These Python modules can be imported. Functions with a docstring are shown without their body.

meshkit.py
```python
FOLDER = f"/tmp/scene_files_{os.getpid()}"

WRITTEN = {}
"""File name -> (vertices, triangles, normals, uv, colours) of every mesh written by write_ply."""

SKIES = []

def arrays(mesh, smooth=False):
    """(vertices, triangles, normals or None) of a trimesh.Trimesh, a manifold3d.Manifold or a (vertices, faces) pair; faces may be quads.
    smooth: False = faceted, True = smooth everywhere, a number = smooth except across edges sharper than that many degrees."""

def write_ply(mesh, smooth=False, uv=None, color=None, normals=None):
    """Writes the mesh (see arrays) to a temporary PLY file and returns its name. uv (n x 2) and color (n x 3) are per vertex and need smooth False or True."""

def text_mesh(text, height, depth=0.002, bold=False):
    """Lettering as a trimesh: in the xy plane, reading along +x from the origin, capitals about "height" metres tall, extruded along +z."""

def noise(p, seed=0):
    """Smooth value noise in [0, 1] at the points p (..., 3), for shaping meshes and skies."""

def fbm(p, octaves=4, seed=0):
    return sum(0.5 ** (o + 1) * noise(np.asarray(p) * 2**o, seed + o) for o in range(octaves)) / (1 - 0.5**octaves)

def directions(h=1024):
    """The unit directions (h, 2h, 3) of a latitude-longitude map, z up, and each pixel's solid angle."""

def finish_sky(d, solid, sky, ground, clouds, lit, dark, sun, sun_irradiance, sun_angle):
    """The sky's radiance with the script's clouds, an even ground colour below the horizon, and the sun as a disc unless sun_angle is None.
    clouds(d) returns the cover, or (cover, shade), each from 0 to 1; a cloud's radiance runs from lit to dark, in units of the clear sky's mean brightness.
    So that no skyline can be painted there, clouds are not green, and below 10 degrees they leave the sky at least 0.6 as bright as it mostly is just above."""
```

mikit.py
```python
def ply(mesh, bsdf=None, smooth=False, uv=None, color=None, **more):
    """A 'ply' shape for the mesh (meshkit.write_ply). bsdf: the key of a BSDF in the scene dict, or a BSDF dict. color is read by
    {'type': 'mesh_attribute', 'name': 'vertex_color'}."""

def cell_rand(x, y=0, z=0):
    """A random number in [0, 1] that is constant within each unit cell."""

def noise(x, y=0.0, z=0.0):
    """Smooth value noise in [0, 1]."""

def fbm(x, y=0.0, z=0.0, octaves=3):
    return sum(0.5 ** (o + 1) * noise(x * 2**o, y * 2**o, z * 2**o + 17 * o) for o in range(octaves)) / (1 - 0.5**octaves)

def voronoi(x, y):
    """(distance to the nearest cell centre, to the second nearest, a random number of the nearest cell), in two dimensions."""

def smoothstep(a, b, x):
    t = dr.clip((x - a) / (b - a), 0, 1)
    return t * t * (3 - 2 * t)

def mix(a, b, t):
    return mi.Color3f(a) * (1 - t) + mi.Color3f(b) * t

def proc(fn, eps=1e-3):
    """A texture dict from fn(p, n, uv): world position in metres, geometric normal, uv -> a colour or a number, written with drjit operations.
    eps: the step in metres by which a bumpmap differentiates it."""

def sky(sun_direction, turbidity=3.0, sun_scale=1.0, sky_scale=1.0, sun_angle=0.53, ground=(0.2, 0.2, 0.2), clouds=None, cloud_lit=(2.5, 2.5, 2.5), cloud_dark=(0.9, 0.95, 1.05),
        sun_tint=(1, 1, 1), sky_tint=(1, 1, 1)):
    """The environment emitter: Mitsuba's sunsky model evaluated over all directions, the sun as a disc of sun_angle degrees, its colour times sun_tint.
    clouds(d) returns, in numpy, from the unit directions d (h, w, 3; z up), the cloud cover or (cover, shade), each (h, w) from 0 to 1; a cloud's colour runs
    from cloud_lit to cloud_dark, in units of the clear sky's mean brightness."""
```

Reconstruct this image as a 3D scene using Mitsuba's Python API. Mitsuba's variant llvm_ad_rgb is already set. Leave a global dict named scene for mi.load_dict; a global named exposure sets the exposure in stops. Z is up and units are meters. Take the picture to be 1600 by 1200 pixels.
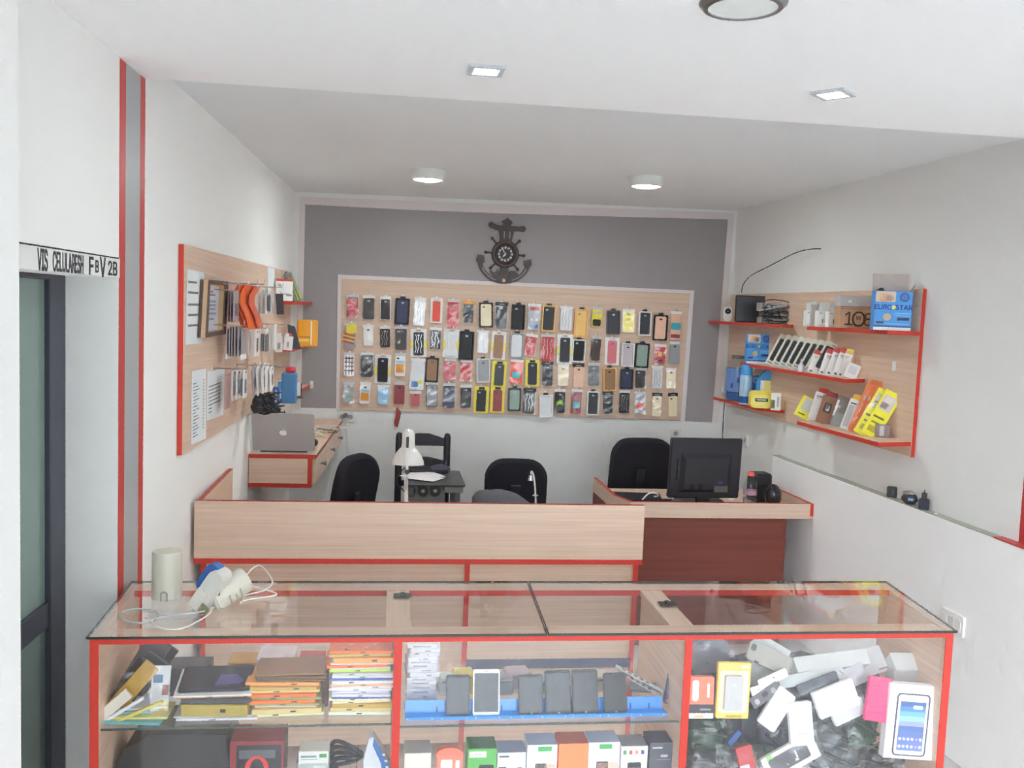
import math, random
import numpy as np, trimesh, shapely
import shapely.geometry as sg
from shapely import affinity
import drjit as dr
import mitsuba as mi
import mikit, meshkit
from mikit import proc, fbm, noise, smoothstep, mix, cell_rand

T = mi.ScalarTransform4f
scene, labels = {"type": "scene"}, {}

# ---------------------------------------------------------------- camera, sky, exposure
FPX, PITCH, YAW, ROLL, EYE = 1445.5, .0802, .1305, .0386, np.array([0, 0, 1.77])
def cam_axes():
    fw = np.array([math.sin(YAW) * math.cos(PITCH), math.cos(YAW) * math.cos(PITCH), -math.sin(PITCH)])
    rt = np.array([math.cos(YAW), -math.sin(YAW), 0]); up = np.cross(rt, fw)
    c, s = math.cos(ROLL), math.sin(ROLL)
    return np.array([c * rt + s * up, -s * rt + c * up, fw])
AX = cam_axes()
scene["camera"] = {"type": "perspective", "fov": math.degrees(2 * math.atan(800 / FPX)), "fov_axis": "x", "near_clip": .05, "far_clip": 200,
                   "to_world": T().look_at(origin=EYE.tolist(), target=(EYE + AX[2]).tolist(), up=AX[1].tolist())}
def overcast(d):
    n = meshkit.fbm(d * 3.0, 3, 5)
    return np.clip(.70 + .2 * (n - .5), 0, 1), np.clip(.2 + .3 * (n - .5), 0, 1)
# an overcast bright sky; the sun stands behind the building (the shop front faces away from it)
scene["sky"] = mikit.sky([-0.9, 0.3, 0.5], turbidity=4.0, sun_scale=0.05, sky_scale=2.0, ground=(.35, .34, .33), clouds=overcast, cloud_lit=(1.88, 2.0, 2.06), cloud_dark=(1.38, 1.47, 1.52))
exposure = 4.24
LAMP = 1.6

# ---------------------------------------------------------------- materials (colour comes per part from the vertices)
VC = {"type": "mesh_attribute", "name": "vertex_color"}
def mat(name, **k):
    two = k.pop("two", True); bump = k.pop("bump", None); col = k.pop("col", VC)
    b = {"type": "principled", "base_color": col, **k}
    if bump: b = {"type": "bumpmap", "arbitrary": bump[0], "scale": bump[1], "bsdf": b}
    scene[name] = {"type": "twosided", "bsdf": b} if two else b
mat("matte", roughness=.75, specular=.3)
mat("satin", roughness=.4, specular=.4)
mat("gloss", roughness=.14, specular=.5)
mat("foil", roughness=.22, metallic=.75, two=True)
mat("metal", roughness=.28, metallic=1.0)
mat("fabric", roughness=.95, specular=.15, sheen=.3)
mat("paper", roughness=.7, specular=.25, two=True)
def woodfn(axis):
    def f(p, n, uv):
        a, b = (p.x, p.y) if axis == 'x' else (p.y, p.x)
        g = fbm(a * 2.2, (p.z + b * .8) * 85.0, 3.1, 3)
        s = noise(a * 6.0, (p.z + b * .8) * 260.0, 1.0)
        return mix((.77, .575, .45), (.56, .39, .29), dr.clip(.12 + .55 * g + .35 * (s - .5), 0, 1))
    return f
mat("wood_x", roughness=.42, specular=.4, col=proc(woodfn('x')))
mat("wood_y", roughness=.42, specular=.4, col=proc(woodfn('y')))
def brownfn(p, n, uv):
    g = fbm(p.x * 2.0, p.z * 60.0, 2.0, 3)
    return mix((.215, .055, .036), (.165, .04, .027), g)
mat("wood_brown", roughness=.5, specular=.35, col=proc(brownfn))
def plaster(p, n, uv):
    return mi.Color3f(.80, .80, .785) * (.97 + .05 * fbm(p.x * 3 + p.y * 2, p.y * 2.0, p.z * 3, 3))
mat("plaster", roughness=.8, specular=.2, col=proc(plaster))
def rolled(p, n, uv):
    return fbm((p.x + p.y) * 70.0, p.z * 45.0, 0.0, 3) + .6 * fbm((p.x + p.y) * 14.0, p.z * 12.0, 3.0, 2)
mat("plaster_rough", roughness=.7, specular=.3, col=proc(lambda p, n, uv: mi.Color3f(.89, .89, .89)), bump=(proc(rolled, 2e-3), .0022))
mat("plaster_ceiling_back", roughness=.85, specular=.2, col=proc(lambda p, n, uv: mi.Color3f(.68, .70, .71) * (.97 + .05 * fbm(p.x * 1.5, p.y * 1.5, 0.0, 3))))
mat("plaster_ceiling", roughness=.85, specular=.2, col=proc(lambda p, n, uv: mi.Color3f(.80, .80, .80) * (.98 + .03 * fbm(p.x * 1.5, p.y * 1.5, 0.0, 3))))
def tiles(p, n, uv):
    c = cell_rand(dr.floor(p.x / .45 + .2), dr.floor(p.y / .45 + .35), 3.0)
    return mi.Color3f(.60, .575, .565) * (.94 + .10 * fbm(p.x * 4, p.y * 4, 1.0, 3) + .06 * (c - .5))
mat("floor_tile", roughness=.25, specular=.5, col=proc(tiles))
def street(p, n, uv):
    return mi.Color3f(.40, .40, .39) * (.85 + .3 * fbm(p.x * 5, p.y * 5, 0.0, 4))
mat("street", roughness=.9, col=proc(street))
scene["glass"] = {"type": "thindielectric", "int_ior": 1.5}
scene["film"] = {"type": "thindielectric", "int_ior": 1.38}
scene["clear"] = {"type": "thindielectric", "int_ior": 1.3, "specular_transmittance": {"type": "rgb", "value": [.86, .9, .93]}}

# ---------------------------------------------------------------- helpers
def lin(c):
    c = np.asarray(c, float) / 255
    return np.where(c <= .04045, c / 12.92, ((c + .055) / 1.055) ** 2.4)
def C(r, g, b, k=1.0): return np.clip(lin((r, g, b)) * k, .004, .9)
WHITE, RED, BLACK = np.array([.82, .82, .8]), np.array([.62, .045, .035]), np.array([.022, .022, .026])
GREY, DARK, SILVER = np.array([.33, .33, .34]), np.array([.05, .05, .055]), np.array([.62, .62, .63])
I4 = np.eye(4)
def Tr(x, y=None, z=None):
    m = np.eye(4); m[:3, 3] = x if y is None else (x, y, z); return m
def Rz(a): c, s = math.cos(a), math.sin(a); return np.array([[c, -s, 0, 0], [s, c, 0, 0], [0, 0, 1, 0], [0, 0, 0, 1.]])
def Rx(a): c, s = math.cos(a), math.sin(a); return np.array([[1, 0, 0, 0], [0, c, -s, 0], [0, s, c, 0], [0, 0, 0, 1.]])
def Ry(a): c, s = math.cos(a), math.sin(a); return np.array([[c, 0, s, 0], [0, 1, 0, 0], [-s, 0, c, 0], [0, 0, 0, 1.]])
def F(o, yaw=0, tilt=0, roll=0):
    """frame at o: local x right, y away from the viewer, z up; degrees; tilt > 0 leans the top away, roll > 0 turns clockwise as seen"""
    return Tr(o) @ Rz(math.radians(yaw)) @ Rx(math.radians(-tilt)) @ Ry(math.radians(roll))
def numbered(k):
    if k not in USED: USED.add(k); return k
    i = 1
    while f"{k}_{i:03d}" in USED: i += 1
    k = f"{k}_{i:03d}"; USED.add(k); return k
USED = set()
def cat(*ms):
    ms = [m for m in (ms[0] if len(ms) == 1 and isinstance(ms[0], (list, tuple)) else ms)]
    return trimesh.util.concatenate(ms) if len(ms) > 1 else ms[0]
def put(key, mesh, m, col=None, M=I4, smooth=30, **more):
    mesh = mesh.copy(); mesh.apply_transform(M)
    if smooth and smooth is not True: mesh = trimesh.graph.smooth_shade(mesh, angle=np.radians(smooth), facet_minarea=None); smooth = True
    vc = None if col is None else np.tile(np.asarray(col, float), (len(mesh.vertices), 1))
    scene[key] = mikit.ply(mesh, m, smooth=smooth, color=vc, **more)
    return key
def thing(name, label, category, group=None):
    k = numbered(name); labels[k] = {"label": label, "category": category}
    if group: labels[k]["group"] = group
    return k
def part(parent, name, mesh, m="satin", col=WHITE, M=I4, label=None, kind=None, **k):
    key = numbered(parent + "__" + name); put(key, mesh, m, col if m not in NOCOL else None, M, **k)
    if label: labels[key] = {"label": label}
    if kind: labels.setdefault(key, {})["kind"] = kind
    return key
NOCOL = {"wood_x", "wood_y", "wood_brown", "plaster", "plaster_rough", "plaster_ceiling", "plaster_ceiling_back", "floor_tile", "street", "glass", "film", "clear"}
def one(name, label, category, mesh, m="satin", col=WHITE, M=I4, group=None, **k):
    key = thing(name, label, category, group); put(key, mesh, m, col if m not in NOCOL else None, M, **k); return key
def struct(name, mesh, m, col=None, M=I4, label=None, **k):
    key = numbered(name); put(key, mesh, m, col, M, **k); labels[key] = {"kind": "structure", "label": label or name.replace("_", " ")}; return key
def bx(x0, x1, y0, y1, z0, z1, b=0.0):
    if b <= 0: return trimesh.creation.box(bounds=[[x0, y0, z0], [x1, y1, z1]])
    b = min(b, .45 * min(x1 - x0, y1 - y0, z1 - z0)); v = []
    for sx in (0, 1):
        for sy in (0, 1):
            for sz in (0, 1):
                p = np.array([(x0, x1)[sx], (y0, y1)[sy], (z0, z1)[sz]]); d = np.array([1 - 2 * sx, 1 - 2 * sy, 1 - 2 * sz]) * b
                v += [p + d * (0, 1, 1), p + d * (1, 0, 1), p + d * (1, 1, 0)]
    return trimesh.Trimesh(np.array(v)).convex_hull
def cb(w, d, h, b=0.0, z0=0.0): return bx(-w / 2, w / 2, -d / 2, d / 2, z0, z0 + h, b)   # centred box standing on z0
def hull8(P):
    return trimesh.Trimesh(np.array(P, float)).convex_hull
def poly(pts, t, y0=0.0):
    """outline in local x,z extruded from y0 to y0+t (away from the viewer)"""
    p = pts if isinstance(pts, (sg.Polygon, sg.MultiPolygon)) else sg.Polygon(pts)
    g = [x for x in getattr(p, "geoms", [p]) if x.area > 1e-12]
    m = cat([trimesh.creation.extrude_polygon(x, t, engine="earcut") for x in g])
    m.apply_transform(np.array([[1, 0, 0, 0], [0, 0, -1, y0 + t], [0, 1, 0, 0], [0, 0, 0, 1.]])); return m
def flat(pts, z0, z1):
    """outline in x,y extruded upwards"""
    m = trimesh.creation.extrude_polygon(sg.Polygon(pts), z1 - z0, engine="earcut"); m.apply_translation([0, 0, z0]); return m
def rr(w, h, r, cx=0, cz=0, seg=4):
    return sg.box(cx - w / 2 + r, cz - h / 2 + r, cx + w / 2 - r, cz + h / 2 - r).buffer(r, quad_segs=seg)
def plate(w, h, r, t, y0=0.0, cx=0, cz=0): return poly(rr(w, h, r, cx, cz), t, y0)
def ring(w, h, r, rim, t, y0=0.0): return poly(rr(w, h, r).difference(rr(w - 2 * rim, h - 2 * rim, max(r - rim, .0005))), t, y0)
def lathe(prof, n=28, M=None):
    m = trimesh.creation.revolve(np.array(prof, float), sections=n); m.fix_normals()
    if M is not None: m.apply_transform(M)
    return m
def tube(pts, r, n=6, smooth_n=0):
    p = np.array(pts, float)
    if smooth_n:
        from scipy.interpolate import CubicSpline
        t = np.r_[0, np.cumsum(np.linalg.norm(np.diff(p, axis=0), axis=1) + 1e-9)]
        p = CubicSpline(t, p)(np.linspace(0, t[-1], smooth_n))
    tg = np.gradient(p, axis=0); tg /= np.linalg.norm(tg, axis=1, keepdims=True) + 1e-12
    a = np.cross(tg[0], [0, 0, 1.0] if abs(tg[0][2]) < .9 else [1., 0, 0]); a /= np.linalg.norm(a)
    V, N = [], len(p); an = np.arange(n) * 2 * np.pi / n
    for i in range(N):
        a = a - tg[i] * (a @ tg[i]); a /= np.linalg.norm(a) + 1e-12; b = np.cross(tg[i], a)
        rad = r[i] if np.ndim(r) else r
        V.append(p[i] + rad * (np.cos(an)[:, None] * a + np.sin(an)[:, None] * b))
    V = np.vstack(V + [p[:1], p[-1:]]); f = []
    for i in range(N - 1):
        for j in range(n):
            q = [i * n + j, i * n + (j + 1) % n, (i + 1) * n + (j + 1) % n, (i + 1) * n + j]; f += [[q[0], q[1], q[2]], [q[0], q[2], q[3]]]
    for j in range(n): f += [[N * n, (j + 1) % n, j], [N * n + 1, (N - 1) * n + j, (N - 1) * n + (j + 1) % n]]
    return trimesh.Trimesh(V, f, process=False)
def txt(s, h, depth=.0006, y0=0.0, center=True, bold=True):
    m = meshkit.text_mesh(s, h, depth, bold)
    m.apply_transform(np.array([[1, 0, 0, 0], [0, 0, -1, y0], [0, 1, 0, 0], [0, 0, 0, 1.]]))
    if center: m.apply_translation([-(m.bounds[0][0] + m.bounds[1][0]) / 2, 0, -(m.bounds[0][2] + m.bounds[1][2]) / 2])
    return m
def sheet(w, h, nx=6, nz=9, amp=.003, seed=0, y0=0.0, sag=0.0):
    """a crumpled thin film: one wavy sheet centred on the origin in local x,z"""
    x, z = np.meshgrid(np.linspace(-w / 2, w / 2, nx), np.linspace(-h / 2, h / 2, nz), indexing="ij")
    p = np.stack([x, z, x * 0 + seed * 3.7], -1) * 55
    y = y0 - amp * (meshkit.fbm(p, 2, seed) - .3) * 2 - sag * (1 - (2 * x / w) ** 2) * (1 - (2 * z / h) ** 2)
    v = np.stack([x, y, z], -1).reshape(-1, 3); f = []
    for i in range(nx - 1):
        for j in range(nz - 1):
            a, b, c, d = i * nz + j, (i + 1) * nz + j, (i + 1) * nz + j + 1, i * nz + j + 1; f += [[a, b, c], [a, c, d]]
    return trimesh.Trimesh(v, f, process=False)
def lump(w, d, h, seed=0, amp=.25, sub=3, freq=2.2):
    m = trimesh.creation.icosphere(sub); v = m.vertices
    n = meshkit.fbm(v * freq + seed * 7.1, 3, seed)
    m.vertices = v * (1 + amp * 2 * (n - .5))[:, None] * np.array([w, d, h]) / 2; return m
ORD = "first second third fourth fifth sixth seventh eighth ninth tenth eleventh twelfth thirteenth fourteenth fifteenth sixteenth seventeenth eighteenth nineteenth twentieth twenty-first twenty-second".split()

# ---------------------------------------------------------------- the room's planes, and where a sight line meets them (for measuring the photograph)
D, AL, AR = 6.08, .0292, .0285
XL0, XR0 = -.638, 2.285
def xl(y): return XL0 - math.tan(AL) * (D - y)
def xr(y): return XR0 + math.tan(AR) * (D - y)
def ray(px, py): return np.array([(px - 800) / FPX, -(py - 600) / FPX, 1.0]) @ AX
def on_y(px, py, y): r = ray(px, py); return EYE + r * (y / r[1])
def on_z(px, py, z): r = ray(px, py); return EYE + r * ((z - 1.77) / r[2])
def on_x(px, py, x): r = ray(px, py); return EYE + r * (x / r[0])
WB = Tr(0, D, 0)                                                      # back wall frame: x = world x
WL = Tr(xl(0), 0, 0) @ Rz(math.pi / 2 - AL)                           # left wall frame: local x runs to the back
WR = Tr(xr(0), 0, 0) @ Rz(-math.pi / 2 + AR)                          # right wall frame: local x runs to the front
def _on(Mw, px, py, off):
    n, o = Mw[:3, 1], Mw[:3, 3] - Mw[:3, 1] * off; r = ray(px, py); t = ((o - EYE) @ n) / (r @ n); q = EYE + t * r
    return (np.linalg.inv(Mw) @ [*q, 1])[:3]
def on_L(px, py, off=0.0): return _on(WL, px, py, off)                # local (x, -off, z)
def on_R(px, py, off=0.0): return _on(WR, px, py, off)
def on_B(px, py, off=0.0): return _on(WB, px, py, off)
# ================================================================ the room
H1 = 2.397                                   # the lower ceiling in front, the raised one behind it
def far_z(x): return 2.462 + (x + .7) * .0105
Y0 = -.6                                    # the open shop front
struct("floor", bx(-3.2, 4.0, Y0, D + .3, -.12, -.003), "matte", C(110, 104, 102), label="light tiled shop floor with dark joints")
for i in range(-3, 6):
    for j in range(-4, 14):
        x, y = (i - .2) * .45, (j - .35) * .45
        if x + .45 > -.85 and x < 2.6 and y >= Y0 - .2: part("floor", "tile", bx(x + .0015, min(x + .4485, 2.5), max(y + .0015, Y0), min(y + .4485, D), -.003, 0), "floor_tile", smooth=False)
struct("ground_street", bx(-22, 22, -26, Y0 - .001, -.2, -.1), "street", label="pavement and street before the shop")
struct("wall_back", bx(-2.2, 3.8, D, D + .25, 0, 2.9), "plaster", label="white plaster back wall")
# left wall: plane with a doorway (y 2.0..2.634, up to z 1.815)
uL = lambda y: (y) / math.cos(AL)
DZ = 1.815
dw0, dw1 = 1.62, uL(2.634)
struct("wall_left", cat(bx(dw1, uL(D) + .1, 0, .2, 0, 2.9), bx(uL(Y0), dw0, 0, .2, 0, 2.9), bx(dw0, dw1, 0, .2, DZ, 2.9)), "plaster", M=WL, label="white plaster left wall with the doorway")
struct("wall_left_front", bx(-1.2, xl(2.0) + .062, Y0, 1.845, 0, H1 + .1), "plaster", label="white pillar of the left wall near the camera")
struct("wall_right", bx(-uL(D) - .1, uL(-Y0), 0, .2, 0, 2.9), "plaster", M=WR, label="white plaster right wall")
e = on_R(1218, 710); e2 = on_R(1597, 853)
zl = (e[2] + e2[2]) / 2
struct("wall_right_lower", bx(e[0], uL(-Y0), -.045, 0, 0, zl, .004), "plaster_rough", M=WR, label="rough white lower part of the right wall ending in a ledge")
struct("ceiling", bx(-2.2, 3.8, Y0, 2.862, H1, H1 + .6), "plaster_ceiling", label="lower white ceiling over the front of the shop")
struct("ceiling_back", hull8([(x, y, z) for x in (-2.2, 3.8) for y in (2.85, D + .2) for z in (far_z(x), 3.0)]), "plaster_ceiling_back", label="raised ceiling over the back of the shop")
struct("wall_street_front", cat(bx(-22, -1.15, Y0 - .3, Y0, -.1, 6), bx(2.45, 22, Y0 - .3, Y0, -.1, 6), bx(-1.2, 2.5, Y0 - .3, Y0, 2.5, 6)), "plaster", label="outside of the shop front around the opening")
part("wall_right_lower", "ledge_top", bx(e[0] + .001, r_near, -.044, -.0005, zl, zl + .0025), "satin", C(188, 190, 176, .75), WR, label="dusty greenish ledge top") if (r_near := on_R(1590, 851)[0] - .09) else 0
struct("wall_sky_blocker", bx(4.6, 18, -16, -9, -.1, 8), "street", label="added unseen block across the street that keeps sky light off the left wall")  # added out of view to cut the sky light reaching the left wall
# doorway in the left wall: jamb, header band, framed glass door
fr = C(58, 60, 70, 1.1)
d = struct("door_1", cat(bx(dw1 - .105, dw1, .137, .187, 0, DZ, .003), bx(dw0, dw1, .137, .187, DZ - .014, DZ, .003), bx(dw0, dw1 - .1, .142, .18, .88, .95, .003)), "satin", fr, WL, label="dark framed glass door in the recess of the left wall")
part(d, "glass_pane", bx(dw0, dw1 - .1, .152, .158, .95, DZ - .014), "gloss", C(118, 138, 130, 1.0), WL, label="greenish frosted upper pane")
part(d, "glass_pane", bx(dw0, dw1 - .1, .152, .158, .02, .88), "gloss", C(104, 122, 116, 1.0), WL, label="greenish frosted lower pane")
hb0, hb1 = DZ, on_L(120, 402)[2] + .015
sgn = struct("trim_header", bx(dw0 - .1, dw1, -.003, 0, hb0, hb1), "satin", C(222, 222, 220), WL, label="white band over the doorway with hand-painted black letters")
part(sgn, "ruled_line", bx(dw0 - .1, dw1 - .01, -.0042, -.003, hb1 - .004, hb1 - .001), "matte", BLACK, WL)
for s, x0p, x1p, hh in (("VIS", 56, 72, .045), ("CELULARESH", 80, 128, .042), ("F", 137, 144, .042), ("B", 147, 152, .03), ("V", 154, 163, .048), ("2B", 167, 181, .036)):
    a, b = on_L(x0p, 410)[0], on_L(x1p, 418)[0]
    m = txt(s, hh, .001, -.003); w = m.bounds[1][0] - m.bounds[0][0]
    m.apply_transform(np.diag([(b - a) / w, 1, 1, 1])); part(sgn, "lettering", m, "matte", BLACK * 2, WL @ Tr((a + b) / 2, 0, (hb0 + hb1) / 2 - .004))
# painted stripes
def stripe(name, M, a, b, z0, z1, col, off, label): struct(name, bx(a, b, -off, 0, z0, z1), "satin", col, M, label=label)
s0, s1, s2, s3 = (on_L(x, 500)[0] for x in (186.3, 194, 216.5, 223.8))
PINK = np.array([.50, .055, .05])
stripe("trim_red", WL, dw1 + .002, s1, 0, H1 - .002, PINK, .0022, "red painted stripe beside the doorway")
stripe("trim_grey", WL, s1, s2, 0, H1 - .002, C(168, 170, 172, .95), .0016, "grey painted band between two red stripes on the left wall")
stripe("trim_red", WL, s2, s3, 0, H1 - .002, PINK, .0022, "second red painted stripe on the left wall")
r0 = on_R(1596, 800)[0]
stripe("trim_red", WR, r0, r0 + .05, zl, H1 - .002, PINK, .0022, "red painted stripe at the near end of the right wall")
struct("trim_red", bx(r0 - .085, r0 + .3, -.047, 0, zl, zl + .004), "satin", PINK, WR, label="red painted end of the ledge on the right wall")
# back wall: grey paint and white bands
BP = lambda pts: [tuple(on_B(*p)[[0, 2]]) for p in pts]
TOPO = [(468, 307), (640, 314), (800, 320), (900, 324), (1020, 328), (1147, 333)]; TOPI = [(477, 319.5), (640, 328), (800, 334), (900, 337), (1020, 340), (1137, 343)]
grey = BP(TOPI + [(1112, 660), (1068, 658), (528, 638), (470, 637)])
struct("trim_grey_field", poly(grey, .002, -.002), "satin", C(158, 152, 154, .98), WB, label="grey painted field of the back wall")
WT = C(222, 214, 214, 1.0)
struct("trim_white", poly(BP(TOPO + TOPI[::-1]), .006, -.006), "satin", WT, WB, label="white band along the top of the grey field")
struct("trim_white", poly(BP([(468, 307), (477, 319.5), (470, 640), (461, 640)]), .006, -.006), "satin", WT, WB, label="white band along the left of the grey field")
struct("trim_white", poly(BP([(1147, 333), (1137, 343), (1112.5, 661), (1122, 661)]), .006, -.006), "satin", WT, WB, label="white band along the right of the grey field")
# ---------------------------------------------------------------- ceiling lamps
def area(mesh, key, rad):
    scene[key] = mikit.ply(mesh, "matte", smooth=False, color=np.tile([.8, .8, .8], (len(mesh.vertices), 1)), emitter={"type": "area", "radiance": {"type": "rgb", "value": [rad * .92, rad, rad * 1.0]}})
def downlight(px, py, rot, lab):
    c = on_z(px, py, H1); k = thing("ceiling_spotlight", lab, "ceiling light")
    M = Tr(c) @ Rz(math.radians(rot))
    part(k, "frame", cat([bx(*q, -.008, 0) for q in ((-.047, .047, -.047, -.033), (-.047, .047, .033, .047), (-.047, -.033, -.033, .033), (.033, .047, -.033, .033))]), "satin", C(198, 202, 208, .95), M)
    part(k, "reflector", lathe([(.031, -.004), (.033, -.004), (.033, 0), (.02, 0), (.031, -.004)], 20), "metal", SILVER, M)
    m = lathe([(0.0005, -.009), (.02, -.0085), (.030, -.005), (.030, -.002), (.0005, -.002)], 20); m.apply_transform(M); kk = numbered(k + "__lens"); area(m, kk, LAMP * 13)
downlight(759, 108, 0, "small square recessed ceiling spotlight on the left of the front ceiling")
downlight(1302, 145, 42, "small square recessed ceiling spotlight on the right of the front ceiling")
def pot(px, py, lab):
    c = on_z(px, py, 2.468); z = far_z(c[0]); c[2] = z; k = thing("ceiling_lamp", lab, "ceiling light"); M = Tr(c)
    part(k, "housing", lathe([(.0005, 0), (.085, 0), (.085, -.045), (.078, -.05), (.074, -.05), (.074, -.03), (.0005, -.03)], 32), "satin", C(225, 230, 228), M)
    m = lathe([(.0005, -.058), (.05, -.056), (.072, -.05), (.073, -.034), (.0005, -.034)], 32); m.apply_transform(M); area(m, numbered(k + "__diffuser"), LAMP * 5)
pot(669, 267, "round white surface ceiling lamp over the left of the back room")
pot(1010, 281, "round white surface ceiling lamp over the right of the back room")
c = on_z(1157.5, 8, H1); c[1] = 1.83
k = thing("ceiling_downlight", "large round unlit ceiling light with a grey metal rim", "ceiling light")
part(k, "rim", lathe([(.069, -.012), (.078, -.011), (.0865, -.003), (.0875, 0), (.069, 0), (.069, -.012)], 48), "metal", np.array([.35, .36, .38]), Tr(c))
part(k, "diffuser", lathe([(.0005, -.009), (.0695, -.009), (.0695, -.001), (.0005, -.001)], 48), "satin", C(225, 228, 226), Tr(c))
# ================================================================ glass display counter in front
ZC = .95                                        # top of its glass
FL, FR_, BL, BR = (on_z(*p, ZC) for p in ((133, 997), (1495, 985), (205, 908), (1385, 908)))
YF, YB = 2.266, 2.722
XF0, XF1, XB0, XB1 = FL[0], FR_[0], BL[0], BR[0]
ct = thing("display_counter", "long glass display counter with red edged wood frame in the foreground", "display counter")
REDE = np.array([.60, .05, .035]); TANF = None
zt = ZC - .006                                   # underside of the glass
tt = .016
yf, yb = YF + .012, YB - .012
def fx(a, y): return a + (a == XF0) * 0
def side_x(right, y):
    t = (y - YF) / (YB - YF); return (XF1 + (XB1 - XF1) * t - .006) if right else (XF0 + (XB0 - XF0) * t + .006)
dvx = [on_y(622.5, 1004, yf)[0], on_y(1076.5, 1000, yf)[0]]
def slab(name, xs, z0, z1, lab=None):
    """an upright panel between two lines (x at the front, x at the back)"""
    (a0, a1), (b0, b1) = xs
    part(ct, name, hull8([(a0, yf, z0), (a1, yf, z0), (b0, yb, z0), (b1, yb, z0), (a0, yf, z1), (a1, yf, z1), (b0, yb, z1), (b1, yb, z1)]), "wood_y", label=lab)
    part(ct, "edge_band", bx(a0 - .0005, a1 + .0005, yf - .003, yf, z0, z1), "satin", REDE, label="red edge band")
th = .02
slab("side_panel", ((side_x(0, yf), side_x(0, yf) + th), (side_x(0, yb), side_x(0, yb) + th)), 0, zt)
slab("side_panel", ((side_x(1, yf) - th, side_x(1, yf)), (side_x(1, yb) - th, side_x(1, yb))), 0, zt)
for x in dvx: slab("divider", ((x - .0095, x + .0095), (x - .0095, x + .0095)), 0, zt - tt)
xl_, xr_ = side_x(0, yf) + th, side_x(1, yf) - th
RW = .062
part(ct, "front_rail", bx(xl_, xr_, yf, yf + RW, zt - tt, zt), "wood_x"); part(ct, "edge_band", bx(xl_, xr_, yf - .003, yf, zt - tt, zt), "satin", REDE, label="red edge band")
bl_, br_ = side_x(0, yb) + th, side_x(1, yb) - th
part(ct, "back_rail", bx(bl_, br_, yb - RW, yb, zt - tt, zt), "wood_x"); part(ct, "edge_band", bx(bl_, br_, yb - RW - .003, yb - RW, zt - tt, zt), "satin", REDE, label="red edge band")
for x in dvx: part(ct, "cross_rail", bx(x - .032, x + .032, yf + RW, yb - RW - .003, zt - tt, zt), "wood_y")
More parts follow.
